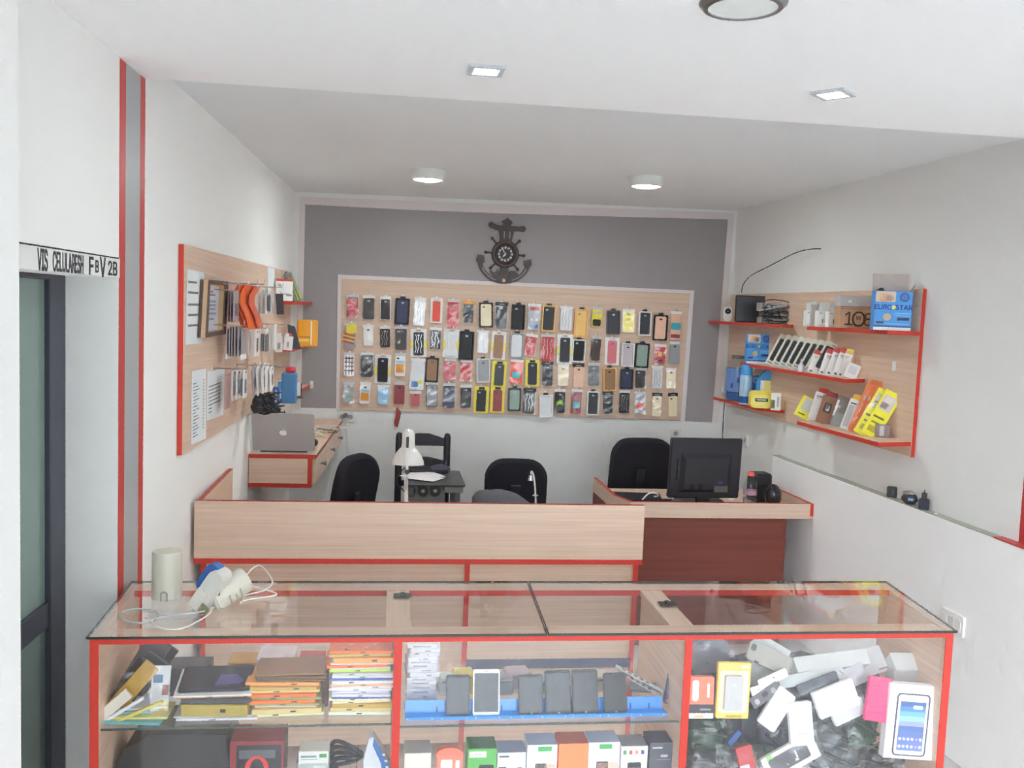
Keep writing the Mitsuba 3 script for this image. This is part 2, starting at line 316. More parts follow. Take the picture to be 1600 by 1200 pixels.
part(ct, "base_panel", bx(xl_, xr_, yf, yb, .08, .1), "wood_x"); part(ct, "plinth", bx(xl_, xr_, yf + .02, yf + .036, 0, .08), "wood_x")
# glass: two top panes meeting at a seam, three front panes, shelves
sf, sb = on_z(856, 990, ZC)[0], on_z(825, 908, ZC)[0]
GE = C(52, 62, 60, .8)
def toppane(a0, a1, b0, b1, lab):
    m = trimesh.Trimesh([(a0, YF, ZC), (a1, YF, ZC), (b1, YB, ZC), (b0, YB, ZC)], [[0, 1, 2], [0, 2, 3]], process=False)
    p = part(ct, "glass_top", m, "glass", label=lab, smooth=False)
    o = sg.Polygon([(a0, YF), (a1, YF), (b1, YB), (b0, YB)])
    e = trimesh.creation.extrude_polygon(o.difference(o.buffer(-.0022, join_style=2)), .006, engine="earcut"); e.apply_translation([0, 0, ZC - .006])
    part(p, "glass_edge", e, "gloss", GE)
toppane(XF0, sf - .0015, XB0, sb - .0015, "left pane of the glass top"); toppane(sf + .0015, XF1, sb + .0015, XB1, "right pane of the glass top")
bays = [(xl_, dvx[0] - .0095), (dvx[0] + .0095, dvx[1] - .0095), (dvx[1] + .0095, xr_)]
for a, b in bays:
    m = trimesh.Trimesh([(a, yf + .006, .1), (b, yf + .006, .1), (b, yf + .006, zt - tt), (a, yf + .006, zt - tt)], [[0, 1, 2], [0, 2, 3]], process=False)
    part(ct, "front_glass", m, "glass", smooth=False)
SZ = (.708, .700, .690)                          # glass shelves of the three bays
S2 = .50                                         # the lower shelf
for (a, b), z in zip(bays, SZ):
    for zz in ((z, S2) if z > .695 else (S2,)):
        m = trimesh.Trimesh([(a, yf + .02, zz), (b, yf + .02, zz), (b, yb, zz), (a, yb, zz)], [[0, 1, 2], [0, 2, 3]], process=False)
        p = part(ct, "glass_shelf", m, "glass", smooth=False)
        part(p, "glass_edge", bx(a, b, yf + .018, yf + .0205, zz - .005, zz), "gloss", C(70, 84, 80, .9))
for px, py in ((629, 931), (1043, 944)):
    p = on_z(px, py, ZC); part(ct, "glass_clamp", cat(cb(.05, .034, .003, .001, .0005), cb(.012, .02, .006, .001, .0025)), "metal", C(95, 98, 96, .8), Tr(p), label="dark metal clamp on the glass top")
# ================================================================ tan counter behind it
Y2 = 3.45
c2 = thing("reception_counter", "tan wood counter with red edged front board in the middle of the shop", "counter")
a0, a1 = on_y(303.5, 783, Y2), on_y(1008, 790, Y2); z1, z0 = 1.03, .815; A0, A1, ZW = a0.copy(), a1.copy(), z0
part(c2, "front_board", bx(a0[0], a1[0], Y2, Y2 + .018, z0, z1, .001), "wood_x")
part(c2, "edge_band", bx(a0[0], a1[0], Y2 + .0005, Y2 + .0175, z1, z1 + .0012), "satin", REDE * .6, label="dark red top edge")
part(c2, "worktop", bx(a0[0], a1[0] - .02, Y2 + .004, Y2 + .62, z0 - .018, z0), "wood_x")
part(c2, "edge_band", bx(a0[0], a1[0], Y2 - .001, Y2 + .004, z0 - .019, z0 + .001), "satin", REDE, label="red edge of the worktop")
part(c2, "side_board", bx(xl(4.12) + .003, xl(4.12) + .021, Y2 + .018, 4.12, z0, z1), "wood_y"); part(c2, "edge_band", bx(xl(4.12) + .003, xl(4.12) + .021, Y2 + .018, 4.12, z1, z1 + .0012), "satin", REDE * .7)
yp = Y2 + .05
vx = [on_y(x, 890, yp)[0] for x in (318, 730, 993)]
for x in vx:
    part(c2, "upright", bx(x - .0095, x + .0095, yp, yp + .5, 0, z0 - .018), "wood_y"); part(c2, "edge_band", bx(x - .01, x + .01, yp - .003, yp, 0, z0 - .018), "satin", REDE, label="red edge band")
for a, b in zip(vx[:-1], vx[1:]): part(c2, "front_panel", bx(a + .0095, b - .0095, yp + .015, yp + .031, .06, z0 - .018), "wood_x")
part(c2, "bottom_panel", bx(vx[0], vx[-1], yp + .02, yp + .5, .06, .076), "wood_x")
# ================================================================ desk on the right
Y3, ZD = 4.69, .787
dk = thing("corner_desk", "tan desk with a raised rim and brown red front panel by the right wall", "desk")
xr3 = xr(Y3) - .047
xa = on_y(984, 783, Y3)[0]
cB, cA = on_z(927, 746, ZD), on_z(959, 774, ZD)
YE = cB[1]
RIM = .082
part(dk, "desk_top", flat([(xa, Y3), (xr3, Y3), (xr(YE) - .046, YE), (cB[0], YE), (cA[0], cA[1])], ZD - RIM, ZD - RIM + .018), "wood_x")
part(dk, "front_rim", bx(xa, xr3, Y3 - .018, Y3, ZD - RIM, ZD), "wood_x")
part(dk, "edge_band", bx(xr3 - .016, xr3 + .001, Y3 - .0195, Y3 - .018, ZD - RIM + .015, ZD), "satin", REDE, label="red end of the front rim")
part(dk, "edge_band", bx(xa, xr3, Y3 - .017, Y3 - .001, ZD, ZD + .001), "satin", REDE * .8)
def rim(p, q, t, mname, lab):
    p, q = np.array(p[:2]), np.array(q[:2]); n = np.array([-(q - p)[1], (q - p)[0]]); n = n / np.linalg.norm(n) * t
    pts = [tuple(p), tuple(q), tuple(q + n), tuple(p + n)]
    part(dk, lab, flat(pts, ZD - RIM, ZD), mname); part(dk, "edge_band", flat(pts, ZD, ZD + .0012), "satin", REDE * .8)
rim(cA, cB, -.018, "wood_y", "left_rim"); rim((xa, Y3 - .009), cA, -.018, "wood_y", "corner_rim"); rim((xr(YE) - .046, YE), (xr3, Y3), -.018, "wood_y", "right_rim")
xp = on_y(1229, 815, Y3 + .02)[0]
part(dk, "front_panel", bx(xa - .08, xp, Y3 + .02, Y3 + .036, 0, ZD - RIM), "wood_brown", label="brown red front panel")
part(dk, "side_panel", bx(xp - .016, xp, Y3 + .036, YE - .02, 0, ZD - RIM), "wood_brown")
part(dk, "side_panel", bx(cA[0], cA[0] + .016, Y3 + .036, YE - .02, 0, ZD - RIM), "wood_brown")
# ================================================================ display board with phone cases on the back wall
bd = thing("display_board", "wide tan board with white border hung with phone cases on the back wall", "display board")
BQ = BP([(534, 435.5), (1077, 458.5), (1062, 656), (530.5, 639)])
part(bd, "panel", poly(BQ, .015, -.016), "wood_x", M=WB)
bord = sg.Polygon(BP([(528, 429), (1084, 454), (1069, 658.5), (525, 641.5)])).difference(sg.Polygon(BQ))
bord = bord.difference(sg.Polygon(BP([(520, 639.2), (1062, 656.2), (1062, 680), (520, 680)])))
part(bd, "border", poly(bord, .011, -.012), "satin", WT, WB, label="white border")
PK = {"r": ("red", C(190, 48, 56, 1.1)), "o": ("orange red", C(218, 80, 60, 1.2)), "k": ("black", C(40, 40, 46, 1.2)), "d": ("dark grey", C(66, 68, 72, 1.2)), "n": ("navy blue", C(52, 56, 78, 1.7)),
      "g": ("grey", C(132, 134, 138, 1.7)), "s": ("silver", C(190, 192, 196, 1.5)), "w": ("white", C(215, 214, 212, 1.5)), "b": ("beige", C(216, 186, 160, 1.6)), "y": ("yellow", C(226, 190, 70, 1.5)),
      "p": ("pink", C(200, 105, 116, 1.15)), "t": ("brown", C(132, 100, 78, 1.6)), "u": ("gold", C(204, 160, 92, 1.6)), "v": ("rose gold", C(208, 160, 140, 1.6)), "e": ("grey green", C(120, 140, 132, 1.6)),
      "m": ("maroon", C(128, 62, 66, 1.6)), "l": ("light blue", C(130, 170, 205, 1.6)), "q": ("teal", C(60, 150, 160, 1.5)), "f": ("dark brown", C(62, 54, 50, 1.6)), "c": ("lilac grey", C(166, 158, 164, 1.6)), "a": ("amber", C(224, 140, 50, 1.5))}
DESC = {"bag": "clear bag", "box": "window box", "card": "white and yellow card", "yel": "yellow card", "hdr": "clear pack under black header", "wcd": "white card pack"}
# (row, x0 crop scale) : centre x, top, bottom, width, style, case colour, frame or detail
ROWS = [
 [(145, 195, 372, 82, "bag", "r", "k"), (270, 200, 385, 88, "bag", "d", ""), (395, 205, 390, 80, "bag", "k", "w"), (525, 208, 418, 100, "box", "n", "k"), (655, 215, 432, 88, "bag", "s", "x"), (778, 218, 408, 86, "wcd", "o", "w"),
  (903, 230, 455, 88, "bag", "r", ""), (1020, 240, 412, 80, "hdr", "k", "a"), (1145, 240, 440, 98, "box", "b", "k"), (1265, 250, 455, 90, "hdr", "k", "s"), (1389, 255, 456, 95, "box", "k", "k"), (1509, 262, 462, 98, "bag", "g", "R"),
  (1621, 262, 470, 94, "box", "k", "u"), (1749, 282, 470, 98, "bag", "s", "x"), (1864, 290, 516, 96, "box", "u", "u"), (1981, 286, 442, 88, "bag", "y", "K"), (2101, 300, 492, 96, "box", "k", "d"), (2214, 302, 480, 92, "bag", "y", "w"),
  (2336, 306, 502, 96, "box", "d", "w"), (2456, 332, 538, 104, "box", "v", "k"), (2569, 318, 540, 90, "bag", "v", "Q")],
 [(130, 405, 605, 90, "bag", "g", "Y"), (265, 420, 582, 80, "bag", "w", ""), (390, 430, 595, 78, "bag", "k", "x"), (510, 430, 615, 90, "bag", "d", ""), (640, 450, 662, 112, "card", "k", "x"), (770, 440, 608, 84, "bag", "k", "x"),
  (890, 452, 668, 112, "card", "s", "x"), (1002, 455, 682, 104, "box", "k", "k"), (1125, 460, 638, 86, "bag", "s", "x"), (1245, 470, 682, 106, "card", "t", ""), (1379, 470, 672, 96, "box", "s", "g"), (1494, 490, 656, 86, "bag", "r", "T"),
  (1609, 490, 702, 108, "bag", "r", "x"), (1739, 492, 712, 114, "card", "k", ""), (1844, 515, 700, 98, "box", "k", "w"), (1974, 505, 695, 80, "bag", "f", ""), (2094, 515, 722, 104, "wcd", "p", ""), (2209, 545, 734, 96, "box", "c", "w"),
  (2319, 545, 742, 102, "box", "e", "k"), (2454, 565, 722, 86, "bag", "r", "W"), (2559, 545, 716, 86, "bag", "g", "")],
 [(122, 628, 808, 82, "bag", "w", "P"), (255, 628, 816, 94, "bag", "k", "n"), (375, 642, 862, 114, "card", "k", ""), (507, 632, 812, 84, "bag", "w", "O"), (640, 672, 916, 112, "bag", "s", "B"), (746, 652, 850, 92, "box", "t", "k"),
  (880, 672, 842, 92, "bag", "p", ""), (1000, 682, 842, 84, "bag", "r", ""), (1122, 660, 852, 94, "box", "g", "s"), (1250, 690, 888, 106, "yel", "d", ""), (1379, 680, 866, 96, "bag", "o", "q"), (1494, 680, 882, 102, "yel", "k", ""),
  (1606, 695, 882, 84, "hdr", "k", ""), (1724, 712, 882, 84, "bag", "b", "w"), (1839, 710, 896, 84, "hdr", "v", ""), (1954, 705, 882, 88, "bag", "d", ""), (2069, 728, 916, 96, "box", "t", "u"), (2202, 740, 902, 98, "box", "n", "d"),
  (2304, 742, 898, 82, "bag", "k", ""), (2429, 725, 902, 90, "bag", "s", "x"), (2534, 742, 902, 80, "bag", "b", "")],
 [(120, 845, 1012, 84, "bag", "g", "e"), (245, 850, 1018, 82, "bag", "w", "O"), (378, 868, 1022, 84, "bag", "l", ""), (500, 850, 1022, 84, "bag", "m", ""), (620, 915, 1032, 84, "bag", "p", ""), (740, 850, 1036, 86, "bag", "g", "N"),
  (870, 860, 1048, 90, "bag", "n", "k"), (995, 870, 1048, 86, "bag", "k", ""), (1115, 882, 1082, 106, "yel", "k", "w"), (1235, 882, 1080, 102, "yel", "m", "s"), (1362, 880, 1066, 92, "box", "e", "d"), (1474, 895, 1092, 92, "hdr", "k", "x"),
  (1594, 932, 1112, 98, "box", "s", "w"), (1699, 902, 1086, 86, "bag", "k", "G"), (1829, 902, 1092, 84, "bag", "m", "q"), (1949, 905, 1098, 90, "box", "d", "w"), (2059, 920, 1092, 78, "hdr", "k", ""), (2184, 910, 1086, 84, "bag", "k", "x"),
  (2299, 920, 1092, 84, "bag", "g", "o"), (2429, 930, 1112, 74, "hdr", "b", ""), (2544, 930, 1112, 74, "hdr", "b", "")]]
RN = ["top", "second", "third", "bottom"]
rng = random.Random(7)
def case_mesh(w, h): return plate(w, h, .14 * w, .009, -.009)
for ri, row in enumerate(ROWS):
    for ci, (cx, tp, bt, wd, st, cc, ex) in enumerate(row):
        xp, y0p, y1p, wp = 520 + cx / 4.8, 420 + tp / 4.8, 420 + bt / 4.8, wd / 4.8
        a, b = on_B(xp, y0p, .03), on_B(xp, y1p, .03)
        px_m = D / FPX * 1.0; W_, H_ = wp * px_m * 1.06, a[2] - b[2]
        cn, col = PK[cc]; n = rng.uniform(0, 1)
        lab = f"{cn} phone case, {DESC[st]}, {ORD[ci]} from left in {RN[ri]} row"
        k = thing("phone_case_pack", lab, "phone case", "phone cases hanging on the tan board")
        roll = rng.uniform(-2.5, 2.5) + (9 if ex == "T" else 0)
        M = WB @ F(((a[0] + b[0]) / 2, -.03, a[2]), rng.uniform(-9, 9), rng.uniform(-1, 3), roll)     # local origin: top middle of the pack
        hd = .018 if st in ("bag",) else .022
        ch = H_ - hd - (.012 if st in ("card", "yel", "wcd") else .006); cw = min(W_ * .86, ch * .68)
        Mc = M @ Tr(0, 0, -hd - ch / 2)
        if st == "bag":
            part(k, "header", plate(W_ * .98, hd, .003, .0012, -.006, 0, -hd / 2), "satin", WHITE if ci % 3 else SILVER, M, label="pale header strip")
            part(k, "backing", plate(W_ * .97, H_ - hd, .004, .0006, .001, 0, -(H_ + hd) / 2 + 0), "film", M=M, smooth=False) if 0 else None
        elif st == "box":
            part(k, "frame", ring(W_, H_ - hd * .55, .006, .007, .018, -.016), "satin", PK[ex][1], M @ Tr(0, 0, -hd * .55 - (H_ - hd * .55) / 2))
            part(k, "backing", plate(W_ * .97, H_ - hd * .6, .005, .002, .0005), "satin", PK[ex][1] * .9, M @ Tr(0, 0, -hd * .55 - (H_ - hd * .55) / 2))
            part(k, "hanger", plate(W_ * .36, hd * .7, .004, .0015, -.005, 0, -hd * .3), "satin", BLACK * 1.5, M); ch = H_ - hd * .55 - .02; cw = W_ - .02; Mc = M @ Tr(0, 0, -hd * .55 - (H_ - hd * .55) / 2)
        elif st in ("card", "yel", "wcd"):
            cd = PK["y"][1] if st == "yel" else WHITE
            hole = affinity.translate(rr(W_ * .3, hd * .35, .003), 0, -hd * .5)
            part(k, "card", poly(rr(W_, H_, .006, 0, -H_ / 2).difference(hole), .0022, -.0005), "satin", cd, M, label="yellow card" if st == "yel" else "white card")
            if st == "card":
                for s in (-1, 1): part(k, "side_clip", plate(W_ * .13, H_ * .3, .004, .006, -.006, s * W_ * .44, -H_ * .55), "satin", PK["y"][1], M, label="yellow side clip")
            else: part(k, "hanger", plate(W_ * .4, hd * .7, .006, .0015, -.004, 0, -hd * .55), "satin", BLACK * 1.5 if st == "yel" else SILVER, M)
            cw = W_ * .62
        else:
            part(k, "header", plate(W_, hd * 1.05, .002, .003, -.007, 0, -hd * .55), "satin", PK["a"][1] if ex == "a" else BLACK * 1.2, M, label="amber header" if ex == "a" else "black header")
            part(k, "header_print", plate(W_ * .45, hd * .16, .001, .0006, -.0078, 0, -hd * .6), "satin", SILVER, M)
        cs = part(k, "case", case_mesh(cw, ch), "satin", col, Mc)
        # what the photo shows on the case
        if ex in ("w", "d", "s", "k", "u", "n", "N") and st in ("bag",) and ex != "": part(k, "case_rim", ring(cw + .004, ch + .004, .14 * cw, .004, .011, -.010), "satin", PK[ex.lower()][1], Mc)
        elif ex == "R":
            for s in (-1, 1): part(k, "bow", plate(cw * .36, ch * .16, .008, .004, -.013, s * cw * .2, ch * .4), "satin", PK["r"][1], Mc); part(k, "print_dot", plate(cw * .22, cw * .22, cw * .1, .001, -.010, s * cw * .2, -ch * .08), "satin", WHITE, Mc)
            part(k, "print", plate(cw * .7, ch * .16, .006, .001, -.010, 0, -ch * .36), "satin", C(60, 90, 150, 1.5), Mc)
        elif ex in ("K",): part(k, "print", plate(cw * .8, ch * .38, .01, .003, -.012, 0, -ch * .26), "satin", BLACK, Mc); part(k, "print", plate(cw * .7, ch * .12, .006, .001, -.010, 0, ch * .32), "satin", SILVER, Mc)
        elif ex == "Q": part(k, "print", plate(cw * .96, ch * .26, .012, .003, -.012, 0, ch * .02), "satin", PK["q"][1], Mc); part(k, "print", plate(cw * .9, ch * .14, .006, .002, -.011, 0, -ch * .36), "satin", PK["m"][1], Mc)
        elif ex == "Y":
            part(k, "print", plate(W_ * .8, ch * .42, .016, .004, -.015, W_ * .12, ch * .36), "satin", PK["y"][1], Mc)
            for q in range(5): part(k, "stripe", plate(W_ * .95, ch * .045, .001, .003, -.015, -W_ * .05, ch * (.10 - .085 * q)), "satin", PK["o"][1] if q % 2 == 0 else PK["y"][1], Mc @ Ry(math.radians(12)))
        elif ex == "P":
            for q in range(4): part(k, "stripe", plate(cw * .9, ch * .06, .001, .001, -.010, 0, ch * (.36 - .2 * q)), "satin", [BLACK, PK["m"][1], PK["n"][1], BLACK][q], Mc)
            for q in range(3): part(k, "stripe", plate(cw * .09, ch * .9, .001, .0012, -.0104, cw * (q - 1) * .28, 0), "satin", [PK["n"][1], BLACK, PK["m"][1]][q], Mc)
        elif ex == "O": part(k, "print", plate(cw * .8, ch * .42, .003, .001, -.010, 0, -ch * .12), "satin", PK["a"][1] * .9, Mc); part(k, "print", plate(cw * .8, ch * .12, .003, .001, -.010, 0, ch * .2), "satin", PK["l"][1], Mc)
        elif ex == "B": part(k, "print", plate(cw * 1.05, ch * .55, .004, .001, -.011, 0, -ch * .2), "paper", C(196, 212, 226, 1.5), Mc); part(k, "print", plate(cw * .5, ch * .2, .01, .001, -.012, -cw * .15, -ch * .3), "satin", C(70, 110, 170, 1.5), Mc); part(k, "print", plate(cw * .3, ch * .08, .01, .001, -.012, cw * .2, -ch * .22), "satin", PK["y"][1], Mc)
        elif ex == "G":
            for q in range(7): part(k, "leaf_print", poly([(0, 0), (.004, .016), (0, .036), (-.004, .016)], .001, -.0102), "satin", C(150, 190, 60, 1.5), Mc @ Tr(0, 0, -.01) @ Ry(math.radians(-100 + 33 * q)))
        elif ex == "W": part(k, "print", plate(cw * .4, ch * .3, .01, .001, -.0102, 0, ch * .08), "satin", PK["u"][1], Mc); part(k, "print", plate(cw * .5, ch * .12, .008, .001, -.0102, 0, -ch * .3), "satin", BLACK, Mc)
        elif ex in ("q", "o", "e", "a") and st == "bag": part(k, "print", plate(cw * .7, ch * .3, .006, .001, -.010, 0, -ch * .1), "satin", PK[ex][1], Mc)
        elif ex == "N": part(k, "print", plate(cw, ch * .3, .004, .001, -.010, 0, ch * .3), "satin", C(60, 70, 140, 1.5), Mc)
        if cc not in "s" and ex not in ("R", "Y", "Q", "K", "B", "P"): part(cs, "camera_window", plate(cw * .26, cw * .16, cw * .06, .0012, -.0101, 0 if n < .6 else -cw * .22, ch * .37), "gloss", SILVER * .7 if cc in "kdnfe" else DARK, Mc)
        if ex == "x":
            for q in range(3):
                pts = [(cw * (-.3 + .26 * q + rng.uniform(-.05, .05)) + .005 * math.sin(j * 2.1 + q), ch * (.4 - .16 * j)) for j in range(6)]
                part(k, "foil_streak", poly(sg.LineString(pts).buffer(.0017), .0008, -.0106), "foil", SILVER * .75, Mc)
        if st in ("bag", "hdr"):
            part(k, "clear_bag", sheet(W_, H_ - hd, 6, 9, .006, ri * 21 + ci, -.0165), "film", M=M @ Tr(0, 0, -hd - (H_ - hd) / 2), smooth=True)
        hp = WB @ Tr((a[0] + b[0]) / 2, 0, a[2] + .004)
        part(bd, "hook", cat(tube([(0, -.014, 0), (0, -.055, 0), (0, -.062, .012)], .0022, 5), plate(.012, .012, .003, .003, -.019)), "metal", SILVER, hp)
# ================================================================ anchor and ship's wheel clock
ck = thing("wall_clock", "dark bronze anchor and ship's wheel clock above the tan board", "clock")
co = on_B(720 + 592 / 8.571, 320 + 662 / 8.571, .0)
S = D / FPX / 8.571
q = lambda *P: [((x - 592) * S, (662 - y) * S) for x, y in P]
Mk = WB @ Tr(co[0], -.004, co[2])
BR_ = C(78, 66, 64, 1.0)
part(ck, "wheel_rim", cat(lathe([(.054, 0), (.054, .018), (.06, .024), (.066, .02), (.072, .026), (.082, .026), (.089, .018), (.09, 0), (.054, 0)], 48, Rx(math.pi / 2))), "satin", BR_, Mk)
part(ck, "dial", lathe([(.0005, 0), (.0005, .012), (.055, .012), (.055, 0)], 40, Rx(math.pi / 2)), "satin", np.array([.03, .03, .032]), Mk, label="black dial")
for i in range(12):
    a = math.radians(30 * i); part(ck, "numeral_plaque", poly(affinity.scale(sg.Point(0, 0).buffer(.0072), 1, 1.15), .003, -.015), "satin", C(205, 203, 200), Mk @ Tr(.042 * math.sin(a), 0, .042 * math.cos(a)))
    part(ck, "numeral", poly(rr(.003, .0075, .001), .001, -.016), "matte", DARK, Mk @ Tr(.042 * math.sin(a), 0, .042 * math.cos(a)))
for nm, an, L, w in (("minute_hand", -33, .042, .0022), ("hour_hand", -140, .026, .005)):
    part(ck, nm, poly([(-w * .4, -.008), (w * .4, -.008), (w, L * .6), (0, L), (-w, L * .6)], .0015, -.0185), "satin", WHITE, Mk @ Ry(math.radians(an)))
for i, (hx, hy) in enumerate(((405, 455), (782, 478), (322, 648), (852, 672), (392, 862), (772, 866))):
    v = np.array(q((hx, hy))[0]); u = v / np.linalg.norm(v); L = np.linalg.norm(v)
    pr = [(.0005, .082), (.0065, .084), (.005, L - .026), (.0055, L - .014), (.010, L - .006), (.008, L + .003), (.0005, L + .006)]
    part(ck, "wheel_handle", lathe(pr, 12), "satin", BR_, Mk @ Tr(0, -.012, 0) @ Ry(math.atan2(u[0], u[1])))
top = sg.LineString(q((398, 292), (470, 318), (600, 318), (740, 322), (815, 318))).buffer(30 * S)
for p, r in (((395, 285), 40), ((815, 318), 40), ((605, 245), 42)): top = top.union(sg.Point(q(p)[0]).buffer(r * S, quad_segs=3))
top = top.union(sg.Polygon(q((535, 230), (605, 185), (675, 240), (640, 300), (700, 340), (665, 520), (525, 515), (490, 340), (570, 300))))
part(ck, "anchor_stock", poly(top.simplify(.0006), .022, -.022), "satin", BR_ * .9, Mk)
for x in (566, 640): part(ck, "stock_groove", poly(sg.LineString(q((x, 370), (x, 450))).buffer(7 * S), .002, -.024), "satin", C(150, 140, 138), Mk)
from math import cos, sin
arc = [(582 + 330 * sin(t), 735 + 295 * cos(t)) for t in np.linspace(-1.42, 1.42, 25)]
arms = sg.LineString(q(*arc)).buffer(27 * S)
arms = arms.union(sg.Polygon(q((208, 770), (222, 684), (305, 694), (318, 780), (275, 815)))).union(sg.Polygon(q((850, 738), (940, 714), (952, 796), (905, 828), (850, 800))))
arms = arms.union(sg.Polygon(q((390, 900), (450, 860), (500, 870), (540, 1010), (640, 1010), (670, 880), (730, 880), (790, 930), (650, 1050), (520, 1050))))
arms = arms.union(sg.Polygon(q((530, 840), (640, 840), (650, 1040), (520, 1040)))).difference(sg.box(*sg.MultiPoint(q((420, 905), (490, 860))).bounds)).buffer(0)
part(ck, "anchor_arms", poly(arms.simplify(.0006), .02, -.02), "satin", BR_ * .9, Mk)
part(ck, "arm_inlay", poly(sg.LineString(q(*[(582 + 325 * sin(t), 735 + 290 * cos(t)) for t in np.linspace(-1.15, -.35, 8)])).buffer(6 * S), .002, -.022), "satin", C(150, 144, 140), Mk)
part(ck, "arm_inlay", poly(sg.LineString(q(*[(582 + 325 * sin(t), 735 + 290 * cos(t)) for t in np.linspace(.35, 1.15, 8)])).buffer(6 * S), .002, -.022), "satin", C(150, 144, 140), Mk)
part(ck, "knob", trimesh.creation.icosphere(2, 26 * S), "satin", C(235, 205, 180), Mk @ Tr(q((580, 1015))[0][0], -.022, q((580, 1015))[0][1]), label="pale round knob")
# ================================================================ sockets, folding knife, wires on the back wall
def socket(M, w, h, lab, n=1):
    k = thing("wall_socket", lab, "wall socket"); part(k, "frame", plate(w, h, .006, .009, -.009), "satin", WHITE * .86, M)
    for i in range(n):
        cx = (i - (n - 1) / 2) * w / max(n, 1) * .9; part(k, "insert", ring(w / n * .7, h * .75, .004, .003, .002, -.011), "satin", WHITE * .85, M @ Tr(cx, 0, 0))
        part(k, "socket_well", lathe([(.0005, .009), (.014, .009), (.016, .0105), (.0005, .0105)], 20, Rx(math.pi / 2)), "satin", GREY, M @ Tr(cx, 0, 0))
    return k
p = on_B(541, 651, 0); socket(WB @ Tr(p[0], 0, p[2]), .118, .072, "white double wall socket with a plug below the left end of the tan board", 2)
k = thing("power_plug", "grey power plug with thin white cable hanging from the socket below the board", "plug"); p = on_B(540, 649, .02)
part(k, "plug_body", lathe([(.0005, 0), (.016, .002), (.017, .02), (.008, .034), (.0005, .035)], 16, Rx(math.pi / 2)), "satin", C(120, 118, 116), WB @ Tr(p[0], -.011, p[2]))
part(k, "cable", tube([(p[0], D - .04, p[2]), (p[0] + .005, D - .045, p[2] - .03), *(tuple(on_B(x, y, .02)[[0]]) + (D - .02,) + (on_B(x, y, .02)[2],) for x, y in ((541, 668), (543, 690), (542, 712)))], .0022, 5, 24), "satin", WHITE * .9)
p = on_B(621, 653, .02); k = thing("folding_knife", "red folding utility knife hanging under the tan board above the white lamp", "knife")
Mq = WB @ Tr(p[0], -.012, p[2])
part(k, "handle", poly(q_ := [(-.012, .062), (-.002, .07), (.014, .05), (.017, .02), (.006, -.03), (-.002, -.058), (-.016, -.055), (-.022, -.03), (-.012, .01)], .012, -.006), "satin", C(150, 52, 50, 1.2), Mq)
part(k, "blade_edge", poly([(.014, .05), (.0185, .048), (.021, .02), (.010, -.03), (.002, -.065), (-.003, -.06), (.005, -.03), (.016, .02)], .008, -.004), "satin", BLACK, Mq, label="black edge")
p = on_B(1055, 677, 0); socket(WB @ Tr(p[0], 0, p[2]), .075, .06, "small white wall socket above the monitor's left corner", 1)
p = on_R(1163, 688, 0); socket(WR @ Tr(p[0], 0, p[2]), .12, .075, "white wall socket on the right wall beside the monitor", 2)
# ================================================================ generic builders used below
def sc(P): return ((np.asarray(P) - EYE) @ AX[2]) / FPX              # metres per photo pixel at P
def toL(p): return (WL @ [*p, 1])[:3]
def toR(p): return (WR @ [*p, 1])[:3]
def prints(k, w, h, y, M, items, holder=None):
    """flat print on a front face: (x0, x1, z0, z1, colour) as fractions of the face, or ('t', words, cx, cz, height, colour)"""
    for it in items:
        if it[0] == 't':
            m = txt(it[1], it[4] * h, .0005, y, bold=len(it) < 7)
            if m.bounds[1][0] - m.bounds[0][0] > w * .94: m.apply_transform(np.diag([w * .94 / (m.bounds[1][0] - m.bounds[0][0]), 1, 1, 1]))
            part(k, "lettering", m, "matte", it[5], M @ Tr(it[2] * w, 0, it[3] * h), smooth=False)
        else:
            a, b, c_, d_, col = it[:5]; ww, hh = (b - a) * w, (d_ - c_) * h
            part(k, it[5] if len(it) > 5 else "print", plate(ww, hh, min(ww, hh) * (it[6] if len(it) > 6 else .12), .0006, y - .0005), "satin", col, M @ Tr((a + b) / 2 * w, 0, (c_ + d_) / 2 * h), smooth=False)
def carton(name, lab, cat_, P, w, d, h, col, yaw=0, tilt=0, roll=0, pr=(), group=None, m="satin", bev=.0015, bodyname="body", top=None):
    """a box standing on the point P (middle of its front bottom edge)"""
    k = thing(name, lab, cat_, group); M = F(P, yaw, tilt, roll)
    part(k, bodyname, bx(-w / 2, w / 2, 0, d, 0, h, bev), m, col, M)
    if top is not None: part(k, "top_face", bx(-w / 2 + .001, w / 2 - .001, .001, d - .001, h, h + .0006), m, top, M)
    prints(k, w, h, -.0002, M, pr); return k, M
def textlines(k, M, w, h, rows, col=C(120, 120, 122), y=-.0012, left=-.42, seed=0, lh=.012):
    r = random.Random(seed)
    for z, L in rows: part(k, "text_line", bx(left * w, left * w + L * w, y - .0003, y, z * h - lh * h / 2, z * h + lh * h / 2), "matte", col, M, smooth=False)
